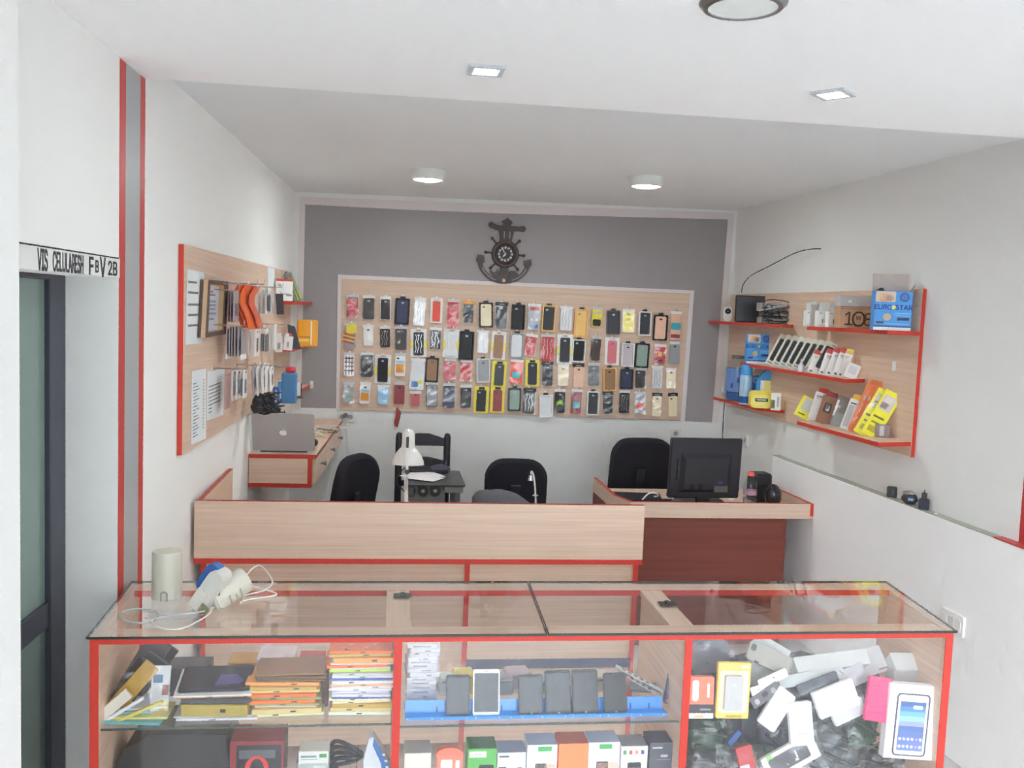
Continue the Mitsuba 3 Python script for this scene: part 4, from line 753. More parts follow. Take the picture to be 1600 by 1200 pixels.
def eurostar(px, z, off, w, h, yaw, lab, flap, d=.07):
    P = rsit(px, z, off); s = sc(P); W_, H_ = w * s, h * s
    NB, LB = C(52, 70, 150, 1.1), C(110, 175, 225, 1.2)
    k, M = carton("blue_carton", lab, "box", P, W_, d, H_, C(70, 140, 205, 1.25), yaw, pr=[(-.5, .5, .0, .08, C(225, 230, 235)), (-.5, .5, .08, .12, C(50, 80, 150)), (-.48, .05, .72, .99, C(216, 196, 180)), (-.4, -.12, .72, .93, C(206, 150, 110), "picture", .4), (-.2, .0, .74, .9, C(92, 70, 60), "picture", .4), (-.46, -.3, .78, .92, C(235, 205, 175), "picture", .4),
        (.15, .42, .73, .97, C(60, 100, 180), "badge", .5), (.2, .37, .78, .93, C(96, 140, 205), "badge", .5), (.06, .48, .42, .455, LB), (.06, .44, .37, .39, LB), (-.26, -.04, .24, .44, C(196, 176, 160), "picture", .5), (-.44, -.24, .17, .22, C(60, 66, 90)), (.12, .44, .26, .33, C(40, 60, 110)), (-.2, .44, .15, .18, LB), (-.05, .07, .54, .64, C(235, 225, 120), "star", .5),
        ('t', "EURO", -.27, .59, .12, NB), ('t', "STAR", .28, .59, .12, NB)])
    if flap:
        part(k, "flap", bx(-W_ * .49, W_ * .49, 0, .0015, 0, H_ * .46), "satin", C(178, 164, 160, 1.2), M @ Tr(0, d - .002, H_) @ Rx(math.radians(-8)), label="open beige flap")
        part(k, "side_flap", hull8([(W_ * .49, .01, H_), (W_ * .5, d - .01, H_), (W_ * .62, d - .02, H_ * 1.22), (W_ * .58, .02, H_ * 1.18), (W_ * .51, .01, H_)]), "satin", C(160, 140, 132, 1.2), M)
        part(k, "contents", lump(.03, .02, .03, 3, .2), "satin", DARK, M @ Tr(-W_ * .3, .04, H_))
    else: part(k, "clear_lid", sheet(W_, H_ * .4, 5, 5, .004, 9), "film", M=M @ Tr(.0, d * .6, H_ * 1.2), smooth=True)
eurostar(1394, z, .11, 56, 61, -16, "blue EURO STAR carton with open beige flaps on the top right shelf", True)
# middle shelf
z = ZR["mid"]
eurostar(1188, z, .06, 37, 46, -8, "small blue EURO STAR carton at the far end of the middle right shelf", False, .05)
for i in range(8):
    px = 1211 + i * 10.4; P = rsit(px, z, .075); s = sc(P)
    k = thing("blister_pack", f"black and white blister pack leaning right, {ORD[i]} from left on the middle right shelf", "blister pack", "leaning blister packs on the middle shelf")
    M = F(P + [0, -.0, 0], -34, 4, 24); w, h = 26 * s, 52 * s
    part(k, "card", poly(rr(w, h, .006, 0, h / 2).difference(rr(w * .3, h * .05, .002, 0, h * .93)), .003), "satin", C(205, 203, 190, 1.25), M)
    part(k, "contents", plate(w * .72, h * .72, .008, .008, -.008, 0, h * .5), "satin", C(48, 50, 52, 1.2), M, label="black case"); part(k, "print", plate(w * .8, h * .05, .001, .0006, -.0006, 0, h * .07), "satin", GREY, M)
    if i % 3 == 1: part(k, "yellow_edge", plate(w * .08, h * .3, .002, .004, -.004, w * .45, h * .5), "satin", C(220, 205, 70, 1.2), M, label="yellow edge")
k = thing("box_sleeve", "black sleeve with a pale lid leaning behind the white packs on the middle right shelf", "box"); P = rsit(1282, z, .03); s = sc(P); M = F(P, -34, 4, 24); part(k, "body", bx(-9 * s, 9 * s, 0, .02, 0, 54 * s, .002), "satin", DARK * 1.6, M); part(k, "pale_lid", bx(2 * s, 9.4 * s, -.001, .021, 30 * s, 54.5 * s, .002), "satin", C(190, 176, 178, 1.2), M)
for i, (px, w, h, off) in enumerate(((1275, 18, 33, .10), (1292, 16, 38, .10), (1303, 16, 41, .09), (1313, 15, 42, .085), (1320, 12, 42, .08))):
    P = rsit(px, z, off); s = sc(P); rt = i in (0, 1, 2)
    k, M = carton("white_pack", f"white slim pack with coloured top, {ORD[i]} of five on the middle right shelf", "pack", P, w * s, .018, h * s, C(208, 206, 204, 1.3), -24, 3, 15, group="slim white packs on the middle shelf",
        pr=[(-.5, .5, .9, 1.0, C(196, 60, 56, 1.1) if i < 4 else C(220, 190, 80)), (-.3, .1, .78, .8, DARK), (-.3, 0, .72, .74, GREY), (-.35, -.1, .05, .12, DARK), (.05, .3, .7, .86, C(196, 60, 56) if i == 1 else WHITE)])
    part(k, "top_tab", plate(w * s * .9, .014, .003, .002, .004, 0, h * s + .005), "satin", C(196, 60, 56, 1.1) if i < 4 else C(220, 190, 80, 1.2), M)
P = rsit(1333, z, .08); s = sc(P); carton("white_pack_card", "low white card pack leaning at the near end of the middle right shelf", "pack", P, 20 * s, .012, 24 * s, C(200, 200, 200, 1.3), -20, 4, 18, pr=[(-.3, .3, .3, .8, C(188, 188, 190, 1.2))])
P = rsit(1256, z, .125); s = sc(P); k = thing("drops_bottle", "tiny pale bottle with a thin nozzle on the front of the middle right shelf", "bottle"); part(k, "body", lathe([(.0005, 0), (4.5 * s, 0), (4.5 * s, 11 * s), (1.5 * s, 14 * s), (1 * s, 20 * s), (.0005, 20 * s)], 14), "satin", C(200, 200, 212, 1.2), Tr(P))
# low far shelf
z = ZR["low"]; P = rsit(1157, z, .07); s = sc(P)
k = thing("clear_jar", "tall clear jar with a blue label at the far end of the lowest right shelf", "jar"); M = Tr(P + [0, -.005, 0])
part(k, "body", lathe([(.0005, 0), (18 * s, .002), (19 * s, 6 * s), (19 * s, 55 * s), (15 * s, 64 * s), (9 * s, 68 * s)], 24), "clear", M=M, smooth=True); part(k, "label", lathe([(18.2 * s, 14 * s), (18.2 * s, 50 * s), (18.0 * s, 50 * s), (18.0 * s, 14 * s)], 24), "satin", C(120, 150, 205, 1.2), M, label="blue label")
part(k, "contents", lathe([(.0005, .003), (16 * s, .003), (16 * s, 13 * s), (.0005, 13 * s)], 20), "satin", C(60, 100, 160, 1.2), M); part(k, "lid", lathe([(.0005, 70 * s), (10 * s, 70 * s), (10 * s, 65 * s), (.0005, 65 * s)], 20), "satin", C(110, 120, 110), M)
for q, t in enumerate((-2.4, -1.9, -1.4, -1.0)): part(k, "label_print", cb(.014, .002, .03), "satin", C(60, 76, 150, 1.1), M @ Rz(t + math.pi / 2) @ Tr(0, -18.3 * s, (20 + 9 * (q % 2)) * s), smooth=False)
P = rsit(1171, z, .115); k = thing("spray_can", "blue spray can in front of the clear jar on the lowest right shelf", "spray can"); M = Tr(P)
part(k, "can", lathe([(.0005, 0), (9 * s, 0), (9 * s, 42 * s), (7 * s, 46 * s), (.0005, 46 * s)], 20), "gloss", C(160, 190, 215, 1.2), M); part(k, "cap", lathe([(.0005, 59 * s), (7.5 * s, 59 * s), (8.5 * s, 56 * s), (8.5 * s, 44 * s), (.0005, 44 * s)], 20), "satin", C(70, 150, 205, 1.2), M, label="blue cap"); part(k, "base_band", lathe([(9.2 * s, 2 * s), (9.2 * s, 12 * s), (9 * s, 12 * s), (9 * s, 2 * s)], 20), "satin", C(40, 90, 150, 1.1), M)
P = rsit(1202, z, .03); s = sc(P); k = thing("detergent_bottle", "blue bottle with a yellow and white label behind the yellow box", "bottle"); M = F(P, -10)
part(k, "body", poly([(-13 * s, 0), (13 * s, 0), (13 * s, 44 * s), (10 * s, 52 * s), (2 * s, 57 * s), (-6 * s, 50 * s), (-13 * s, 38 * s)], .035), "satin", C(56, 135, 190, 1.3), M); part(k, "label", plate(14 * s, 20 * s, .003, .001, -.001, 2 * s, 30 * s), "satin", C(214, 210, 120, 1.2), M, label="yellow label"); part(k, "label", plate(6 * s, 20 * s, .002, .001, -.002, -5 * s, 30 * s), "satin", WHITE, M)
P = rsit(1187, z, .05); k = thing("label_roll", "small blue printed pack between the can and the blue bottle", "pack"); part(k, "body", plate(14 * s, 46 * s, .006, .02, 0, 0, 23 * s), "satin", C(66, 96, 150, 1.2), F(P, -10)); part(k, "ring_print", ring(9 * s, 9 * s, 4.4 * s, 1.2 * s, .001, -.001), "satin", C(190, 200, 215), F(P, -10) @ Tr(0, 0, 38 * s))
P = rsit(1197, z, .115); s = sc(P)
k = thing("yellow_box", "rounded yellow box with black lettering on the lowest right shelf", "box"); M = F(P, -8); part(k, "body", plate(33 * s, 27 * s, 7 * s, .06, 0, 0, 13.6 * s), "satin", C(226, 196, 84, 1.3), M); part(k, "panel", plate(27 * s, 18 * s, 4 * s, .0008, -.0008, 0, 12 * s), "satin", C(236, 214, 120, 1.25), M)
part(k, "print_band", plate(20 * s, 5 * s, 1 * s, .0006, -.0014, 0, 13 * s), "satin", C(60, 56, 40), M); part(k, "print_band", plate(15 * s, 1.6 * s, .3 * s, .0006, -.002, 0, 13.2 * s), "satin", WHITE, M)
P = rsit(1220, z, .07); s = sc(P); carton("small_box", "small white box with a dark print at the near end of the lowest far shelf", "box", P, 15 * s, .03, 27 * s, C(206, 206, 196, 1.3), -24, pr=[(-.5, -.1, .1, .6, C(110, 120, 90)), (-.4, -.15, .2, .45, DARK), (.1, .3, .2, .8, C(170, 170, 170))])
k = thing("cable_box", "small white junction box on the wall corner above the lowest right shelf", "junction box"); p = on_y(1133, 607, D - .02); part(k, "body", bx(-.022, .022, -.02, .019, -.03, .03, .003), "satin", WHITE, Tr(p)); part(k, "cable_gland", tube([(.02, 0, .0), (.05, -.01, .0)], .006, 8), "satin", WHITE * .9, Tr(p))
pts = [on_y(x, y, D - .012) for x, y in ((1146, 505), (1140, 545), (1135, 590), (1133, 604))] + [on_y(x, y, D - .012) for x, y in ((1132, 626), (1130, 660), (1128, 700), (1127, 740))]
one("wall_cable", "thin black cable running down the back right corner", "cable", cat(tube(pts[:4], .003, 5, 12), tube(pts[4:], .003, 5, 12)), "satin", BLACK)
# low near shelf
z = ZR["lowr"]
def lean(px, off, w, h, roll, col, lab, name="leaning_pack", pr=(), d=.01, yaw=-34, tilt=5, tab=None, film=False):
    P = rsit(px, z, off); s = sc(P); k, M = carton(name, lab, "pack", P, w * s, d, h * s, col, yaw, tilt, roll, pr=pr, bev=.001)
    if tab is not None: part(k, "top_tab", plate(w * s * .7, .03, .006, .002, .002, 0, h * s + .01), "satin", tab, M)
    if film: part(k, "clear_bag", sheet(w * s * 1.05, h * s * .9, 6, 9, .01, int(px), -.01), "film", M=M @ Tr(0, 0, h * s * .5), smooth=True)
    return k, M
Y = C(232, 214, 50, 1.25); OR = C(238, 120, 66, 1.3)
lean(1261, .085, 26, 34, 24, Y, "short yellow pack with a white window leaning at the far end", pr=[(-.3, .25, .35, .95, C(196, 200, 190, 1.2)), (-.3, .1, .15, .2, DARK)], film=True)
lean(1282, .085, 22, 46, 13, C(210, 208, 206, 1.3), "white pack with a red top leaning beside the brown pack", pr=[(-.35, .2, .84, .87, DARK), (-.35, .1, .78, .8, GREY), (.1, .45, .4, .6, C(196, 60, 56)), (.1, .3, .03, .1, DARK)], tab=C(190, 50, 46, 1.1))
lean(1296, .095, 25, 44, 13, C(138, 98, 76, 1.25), "brown pack with a small black and white label", pr=[(-.25, .2, .42, .76, C(70, 60, 56)), (-.14, .1, .47, .71, C(190, 190, 190, 1.2))], tab=C(150, 60, 50))
lean(1318, .075, 24, 48, 15, C(120, 112, 104, 1.25), "grey and brown clear pack behind the slim white box", pr=[(-.4, .5, 0, .45, C(140, 146, 144, 1.2)), (-.5, -.36, .3, .85, WHITE)], film=True)
lean(1333, .10, 20, 50, 15, C(204, 204, 204, 1.3), "slim white box with a yellow top in the middle of the shelf", pr=[(-.4, .0, .1, .8, C(176, 176, 178, 1.2)), (-.35, .1, .84, .88, DARK), (.1, .3, .1, .2, GREY)], d=.03, tab=C(224, 176, 60, 1.2))
for i, (px, off) in enumerate(((1344, .085), (1351, .08), (1358, .075))): lean(px, off, 17, 78, 18, OR, f"tall orange pack, {ORD[i]} from left of three leaning on the shelf", pr=[(-.3, .3, .66, .76, C(214, 190, 178, 1.2)), (-.4, .4, .12, .3, C(238, 140, 90, 1.2)), (-.2, .1, .4, .6, C(236, 190, 160, 1.2))], tab=OR * .8, film=i == 0)
for i, (px, off) in enumerate(((1357, .115), (1369, .10))): lean(px, off, 26, 78, 25, Y, f"tall yellow pack with a clear window, {['left', 'right'][i]} one of two leaning on the shelf", pr=[(-.36, .36, .58, .9, C(196, 186, 176, 1.2)), (-.3, .1, .62, .74, C(130, 110, 106)), (-.2, .3, .74, .86, C(225, 220, 214)), (-.36, .3, .4, .44, C(110, 104, 40)), (-.3, .3, .28, .32, C(150, 144, 40)), (-.3, .2, .1, .22, C(190, 178, 40))], film=i == 0)
P = rsit(1391, z, .05); s = sc(P); carton("dark_box", "small grey printed box at the near end of the lowest right shelf", "box", P, 22 * s, .03, 20 * s, C(128, 116, 112, 1.2), -20, pr=[(-.2, .1, .1, .9, C(190, 186, 190, 1.1)), (.2, .4, .2, .8, C(150, 120, 116))])
# chargers on the ledge of the lower wall
def lsit2(px, py): a = on_R(px, py, .022); return toR([a[0], -.022, zl + .0006])
P = lsit2(1393, 772); s = sc(P); carton("charger_block", "small black cube charger, furthest of three on the ledge", "charger", P, 15 * s, .03, 17 * s, DARK * 1.3, -40, bev=.004, pr=[(.0, .25, .2, .8, C(90, 90, 100))])
P = lsit2(1421, 784); k = thing("charger_coil", "black and silver coiled charger, middle one of three on the ledge", "charger"); M = F(P, -50); part(k, "body", lump(24 * s, .04, 17 * s, 4, .15), "satin", DARK, M @ Tr(0, 0, 9 * s)); part(k, "silver_top", lump(18 * s, .03, 8 * s, 6, .2), "metal", SILVER, M @ Tr(-.004, 0, 17 * s)); part(k, "blue_label", cb(8 * s, .002, 4 * s), "satin", C(130, 170, 215), M @ Tr(4 * s, -.021, 7 * s))
P = lsit2(1443, 794); k = thing("charger_plug", "black plug charger with upright pins, nearest of three on the ledge", "charger"); M = F(P, -40); part(k, "body", cb(14 * s, .028, 16 * s, .003), "satin", C(60, 60, 74), M); part(k, "plug_pins", cat(cb(7 * s, .018, 9 * s, .002, 16 * s), tube([(0, 0, 24 * s), (0, 0, 29 * s)], .0025, 6)), "satin", DARK, M)
P = lsit2(1463, 798); one("wall_scrap", "tiny white scrap lying on the ledge beside the chargers", "scrap", cb(.014, .01, .006, .001), "satin", WHITE, F(P, 20))
a = on_R(1486, 972, .0)
p = on_R(1490, 972, 0.045); k = thing("wall_socket", "white triple wall socket on the rough lower wall beside the glass counter", "wall socket"); M = WR @ Tr(p[0], -.045, p[2]); part(k, "frame", plate(.15, .085, .006, .012, -.012), "satin", WHITE, M)
for i in range(3): part(k, "insert", plate(.034, .05, .003, .003, -.015, -.045 + .045 * i, 0), "satin", WHITE * .8 if i == 1 else WHITE * .92, M)
# ================================================================ behind the counter: chairs, lamps, small bench
def office_chair(P, yaw, w, h, z_top, lab, tilt=8, rnd=.32, name="office_chair", so=.22):
    k = thing(name, lab, "chair"); M = F((P[0], P[1], 0), yaw); zb = z_top - h
    v, n = [], 9
    shp = rr(w, h, w * rnd, 0, 0, 8); m = poly(shp.buffer(-.018), .05, -.01); m2 = poly(shp, .02, .005)
    b = trimesh.util.concatenate([m, m2]).convex_hull; b = b.subdivide_to_size(.05)
    vv = b.vertices; vv[:, 1] -= .05 * (1 - (2 * vv[:, 0] / w) ** 2) - .03; b.vertices = vv
    Mb = M @ Tr(0, 0, zb + h / 2) @ Rx(math.radians(-tilt))
    part(k, "backrest", b, "fabric", C(42, 41, 47, 1.15), Mb)
    part(k, "back_bar", cat(bx(-.03, .03, .045, .06, -h * .5 - .12, h * .1, .004), bx(-.03, .03, -.2, .06, -h * .5 - .135, -h * .5 - .12, .003)), "satin", BLACK, Mb)
    part(k, "seat", poly(rr(w * 1.04, .44, .12), .07).apply_transform(Rx(math.pi / 2)), "fabric", C(42, 41, 47, 1.15), M @ Tr(0, -so, .42))
    part(k, "gas_post", lathe([(.0005, .08), (.028, .08), (.028, .24), (.018, .24), (.018, .43), (.0005, .43)], 14), "satin", BLACK, M @ Tr(0, -so, 0))
    for i in range(5):
        a = 2 * math.pi * i / 5; Ma = M @ Tr(0, -so, 0) @ Rz(a); part(k, "base_leg", hull8([(.02, y, z) for y in (-.02, .02) for z in (.07, .11)] + [(.24, y, z) for y in (-.012, .012) for z in (.06, .08)]), "satin", BLACK, Ma); part(k, "castor", lathe([(.0005, -.015), (.027, -.012), (.027, .012), (.0005, .015)], 14, Rx(math.pi / 2)), "satin", BLACK, Ma @ Tr(.23, 0, .03))
    return k, M
P = on_y(997, 730, 5.5); s = sc(P)
office_chair(P, 180 + 6, 103 * s, .46, on_y(1000, 683, 5.5)[2], "black office chair with a tall rounded back behind the desk, left of the monitor", 8, .26)
k, M = office_chair(on_y(805, 750, 5.35), 180 - 3, 97 * sc(on_y(805, 750, 5.35)), .36, on_y(800, 716, 5.35)[2], "black office chair with a low rounded back and a grey cloth on it", 6, .28)
P = on_y(805, 750, 5.35); s = sc(P)
k = thing("grey_cloth", "dark grey cloth draped over the seat of the low black chair", "cloth"); c0 = on_y(757, 763, 5.2); c1 = on_y(838, 786, 5.0)
m = lump(1, 1, 1, 3, .12); m.vertices = m.vertices * [.4, .36, .24]
part(k, "cloth", m, "fabric", C(92, 92, 98, 1.2), Tr(on_y(788, 800, 5.12)) @ Ry(math.radians(20)))
office_chair(on_y(543, 750, 4.75), -118, .42, .46, on_y(548, 709, 4.75)[2], "black office chair turned sideways beside the drawer cabinet", 10, .34, so=.12)
# wooden ladder-back chair
YC = 5.63; pl_, pr_ = on_y(624, 675, YC), on_y(699, 685, YC); zt_ = pl_[2]
k = thing("wooden_chair", "black wooden ladder-back chair against the back wall behind the white lamp", "chair"); wd = pr_[0] - pl_[0]; M = Tr((pl_[0] + pr_[0]) / 2, YC, 0); BW = C(46, 45, 52, 1.1)
for s_ in (-1, 1):
    part(k, "back_post", lathe([(.0005, 0), (.018, 0), (.021, .4), (.021, zt_ - .03), (.016, zt_ - .008), (.0005, zt_)], 12), "satin", BW, M @ Tr(s_ * wd / 2, 0, 0)); part(k, "front_leg", lathe([(.0005, 0), (.018, 0), (.021, .44), (.0005, .44)], 12), "satin", BW, M @ Tr(s_ * wd / 2 * 1.05, .38, 0))
    part(k, "stretcher", tube([(s_ * wd / 2, 0, .2), (s_ * wd / 2 * 1.05, .38, .2)], .011, 8), "satin", BW, M)
for dz, hh in ((-.005, .075), (-.15, .055), (-.28, .05)):
    part(k, "back_slat", poly([(-wd / 2, -hh), (wd / 2, -hh), (wd / 2, -hh * .45), (wd * .12, 0), (-wd * .12, 0), (-wd / 2, -hh * .45)], .018, -.009), "satin", BW, M @ Tr(0, 0, zt_ + dz))
part(k, "seat", bx(-wd / 2 * 1.1, wd / 2 * 1.1, -.02, .41, .44, .465, .006), "satin", BW, M)
# grey bench with round sockets
YB1 = 5.13; a, b = on_y(637, 758, YB1), on_y(724, 760, YB1); zt_ = on_z(690, 758, .78)[2]
k = thing("grey_bench", "small grey metal bench unit with three round vents and a dark top", "bench"); w = b[0] - a[0]; M = Tr(a[0], YB1, 0)
part(k, "top", bx(-.01, w + .01, -.01, .44, zt_ - .014, zt_, .003), "satin", C(66, 68, 68, 1.15), M, label="dark top"); part(k, "body", bx(.01, w * .68, .02, .42, .42, zt_ - .014, .004), "satin", C(120, 122, 120, 1.15), M)
part(k, "apron", bx(w * .66, w, 0, .42, zt_ - .05, zt_ - .014, .002), "satin", C(128, 130, 128, 1.2), M)
for x in (.02, w - .03): part(k, "leg", bx(x - .015, x + .015, .01, .04, 0, zt_ - .014, .002), "satin", C(110, 112, 112, 1.1), M); part(k, "leg", bx(x - .015, x + .015, .4, .43, 0, zt_ - .014, .002), "satin", C(110, 112, 112, 1.1), M)
for px in (641, 661, 680):
    p = on_y(px, 767, YB1 + .02); r_ = 8.5 * sc(p); v = part(k, "round_vent", lathe([(.0005, .004), (r_ * .25, .006), (r_ * .3, .002), (r_ * .75, .002), (r_ * .8, .012), (r_, .012), (r_, 0), (.0005, 0)], 24, Rx(math.pi / 2)), "satin", C(80, 82, 80, 1.1), Tr(p))
    part(v, "hub", lathe([(.0005, .010), (r_ * .3, .008), (r_ * .32, .004), (.0005, .004)], 14, Rx(math.pi / 2)), "satin", C(190, 190, 186), Tr(p))
for i, (px, py, r_, w_, d_) in enumerate(((654, 742, -30, .15, .2), (672, 742, 25, .12, .17), (662, 747, 60, .14, .2))):
    P = on_z(px, py, zt_ + .001 + .002 * i); one("paper_sheet", ["white paper lying at the left of the grey bench top", "folded white paper in the middle of the grey bench top", "white paper hanging over the front of the grey bench top"][i], "paper", bx(-w_ / 2, w_ / 2, -d_ / 2, d_ / 2, .0005, .0015), "paper", C(210, 206, 206, 1.2), Tr(P) @ Rz(math.radians(r_)), smooth=False)
P = on_z(665, 736, zt_); one("black_folder", "black folder lying at the back of the grey bench top", "folder", bx(-.1, .1, -.06, .06, .006, .02, .002), "satin", C(52, 52, 58), Tr(P) @ Rz(.15)); P = on_z(686, 738, zt_); one("black_folder", "dark bag lying beside the papers on the grey bench", "bag", lump(.12, .1, .05, 8, .25), "fabric", C(86, 84, 96), Tr(P + [0, 0, .022]))
P = on_z(697, 737, zt_); k = thing("clear_cup", "clear plastic cup at the right of the grey bench top", "cup"); part(k, "cup", lathe([(.0005, .001), (.022, .001), (.03, .09), (.028, .09)], 18), "clear", M=Tr(P), smooth=True); part(k, "contents", lathe([(.0005, .002), (.018, .002), (.02, .03), (.0005, .03)], 12), "satin", GREY, Tr(P))
# white desk lamp
YL = 4.25; zw = .815
k = thing("desk_lamp", "white desk lamp with a bell shade on a jointed arm behind the counter", "lamp")
def lp_(px, py, y=YL): return on_y(px, py, y)
ct_ = lp_(637, 726); s = sc(ct_); R_ = 25.5 * s; top_ = lp_(639, 671)
Hs = top_[2] - ct_[2]
prof = [(R_, 0), (R_ * .97, .1 * Hs), (R_ * .82, .27 * Hs), (R_ * .58, .42 * Hs), (R_ * .42, .49 * Hs), (R_ * .395, .6 * Hs), (R_ * .39, .85 * Hs), (R_ * .31, .95 * Hs), (R_ * .15, Hs), (.0006, Hs)]
part(k, "lamp_shade", lathe(prof + [(.0006, Hs - .004), (R_ * .34, .86 * Hs), (R_ * .37, .5 * Hs), (R_ * .8, .24 * Hs), (R_ * .96, .0)], 36), "gloss", WHITE, Tr(ct_) @ Rx(math.radians(-6)))
part(k, "bulb", trimesh.creation.icosphere(2, .026), "gloss", WHITE, Tr(ct_ + [0, 0, .03]))
yj = YL - .075; j0, j1, j2 = on_y(636, 695, yj), on_y(636, 737, yj), on_y(634.5, 786, yj); j0[1] = yj
part(k, "upper_arm", cat(bx(-.006, .006, -.004, .004, 0, np.linalg.norm(j0 - j1))), "gloss", WHITE, Tr(j1) @ Ry(math.atan2((j0 - j1)[0], (j0 - j1)[2])))
part(k, "lower_arm", tube([j2 + [0, 0, -.0], j1 + [-.004, 0, .0]], .009, 8), "gloss", WHITE)
part(k, "joint", cat(lathe([(.0005, -.012), (.011, -.012), (.011, .012), (.0005, .012)], 14, Rx(math.pi / 2))), "satin", DARK, Tr(j1), label="black joint"); part(k, "joint", cb(.012, .014, .05, .003, -.025), "satin", DARK, Tr(j0 + [.002, -.006, .012]), label="black joint")
part(k, "spring", tube([j1 + [.006 * math.cos(t * 9), -.01 + .006 * math.sin(t * 9), -.0 - .02 - .0035 * t * 3] for t in np.linspace(0, 6, 70)], .0014, 4), "metal", SILVER * .6)
part(k, "cable", tube([j1 + [-.0, .0, .02], j1 + [-.035, .01, -.01], j1 + [-.045, .01, -.05], j1 + [-.02, .0, -.08], j2 + [-.006, .012, 0.01]], .003, 5, 24), "satin", BLACK)
part(k, "clamp_base", cat(tube([(j2[0], yj, zw - .0), (j2[0], yj, j2[2] + .01)], .012, 10), cb(.05, .06, .03, .004)), "satin", WHITE, Tr(0, 0, 0)) if 0 else part(k, "clamp_base", cat(tube([(j2[0], yj, zw + .004), (j2[0], yj, j2[2] + .01)], .011, 10), bx(j2[0] - .03, j2[0] + .03, yj - .03, yj + .03, zw, zw + .03, .004)), "satin", WHITE)
# the counter's own desk behind it that carries the lamps
part(c2, "rear_worktop", bx(A0[0], A1[0] - .03, Y2 + .62, 4.34, ZW - .018, ZW), "wood_x"); part(c2, "rear_leg", bx(A0[0] + .02, A0[0] + .038, 3.97, 4.32, 0, ZW - .018), "wood_y"); part(c2, "rear_leg", bx(A1[0] - .07, A1[0] - .052, 3.97, 4.32, 0, ZW - .018), "wood_y")
k = thing("gooseneck_lamp", "slim silver gooseneck lamp in front of the low black chair", "lamp"); YG = 4.1
pts = [on_y(x, y, YG) for x, y in ((837, 790), (836.5, 770), (835, 752), (833, 741), (831, 736.5), (829.5, 741))]; g0 = pts[0].copy(); g0[2] = zw + .01
part(k, "neck", tube([g0] + pts, .0042, 7, 40), "satin", C(200, 200, 202, 1.1)); part(k, "lamp_head", lathe([(.0005, .012), (.008, .01), (.013, -.012), (.011, -.014), (.0005, -.008)], 16), "metal", SILVER, Tr(on_y(829, 746, YG))); part(k, "base", lathe([(.0005, 0), (.04, 0), (.04, .008), (.008, .014), (.0005, .014)], 20), "satin", SILVER, Tr(g0[0], YG, zw)); p = on_y(836.5, 774, YG); part(k, "switch_collar", tube([p - [.012, 0, 0], p + [.012, 0, 0]], .0035, 6), "satin", SILVER)
# ================================================================ on the corner desk
ZT = ZD - RIM + .018
YM = 4.93; a, b = on_y(1048, 683, YM), on_y(1160, 687, YM); zb_ = ZT + .012
k = thing("monitor", "black computer monitor seen from behind on the corner desk", "monitor"); w = b[0] - a[0]; zt_ = (a[2] + b[2]) / 2; zb2 = on_y(1100, 779, YM)[2] + .002; h = zt_ - zb2; M = F(((a[0] + b[0]) / 2, YM, zb2), 2, -3); DK = C(44, 43, 49, 1.1)
part(k, "back_shell", bx(-w / 2, w / 2, 0, .035, 0, h, .006), "satin", DK, M); part(k, "back_bulge", hull8([(x * w * .36, 0, z * h) for x in (-1, 1) for z in (.1, .75)] + [(x * w * .3, -.02, z * h) for x in (-1, 1) for z in (.16, .68)]), "satin", DK, M)
part(k, "screen", bx(-w / 2 + .012, w / 2 - .012, .035, .036, .014, h - .012), "gloss", BLACK, M); part(k, "stand_neck", bx(-.04, .04, -.012, .012, -(zb2 - ZT) + .01, h * .25, .004), "satin", DK, M @ Tr(0, .01, 0)); part(k, "stand_foot", plate(.26, .2, .05, .014).apply_transform(Rx(math.pi / 2)), "satin", DK, M @ Tr(0, .06, -(zb2 - ZT)))
part(k, "rating_label", bx(.05, .13, -.0216, -.0205, .04, .075), "satin", C(96, 96, 96), M, label="grey rating label"); part(k, "vent_slot", bx(-w * .36 - .02, -w * .36 - .012, -.002, 0, h * .3, h * .66), "matte", BLACK * .6, M)
for x in (-.08, -.03): part(k, "port", bx(x - .012, x + .012, -.0216, -.019, .05, .085, .002), "matte", BLACK * .7, M)
part(k, "blue_sticker", plate(.03, .02, .008, .001, -.0212, .085, .095), "satin", C(60, 58, 110), M)
p = on_y(1058, 677, YM + .02)
P = on_y(1171, 782, 4.86); P[2] = ZT + .0006; s = sc(P); zt2 = on_y(1170, 738, 4.86)[2]; Hb = zt2 - ZT; r_ = 10.5 * s
k = thing("water_bottle", "clear plastic bottle with a red cap beside the monitor", "bottle"); part(k, "body", lathe([(.0005, 0), (r_ * .95, .002), (r_, .02), (r_, Hb * .3), (r_ * .93, Hb * .33), (r_, Hb * .37), (r_, Hb * .6), (r_ * .85, Hb * .74), (r_ * .45, Hb * .86), (r_ * .42, Hb * .92)], 24), "clear", M=Tr(P), smooth=True)
part(k, "water", lathe([(.0005, .003), (r_ * .9, .003), (r_ * .92, Hb * .28), (.0005, Hb * .28)], 20), "clear", M=Tr(P), smooth=True); part(k, "cap", lathe([(.0005, Hb), (r_ * .46, Hb), (r_ * .5, Hb * .985), (r_ * .5, Hb * .9), (.0005, Hb * .9)], 18), "satin", C(226, 90, 84, 1.2), Tr(P), label="red cap"); part(k, "label", lathe([(r_ * 1.01, Hb * .38), (r_ * 1.01, Hb * .5), (r_ * .99, Hb * .5), (r_ * .99, Hb * .38)], 20), "satin", C(190, 150, 165), Tr(P))
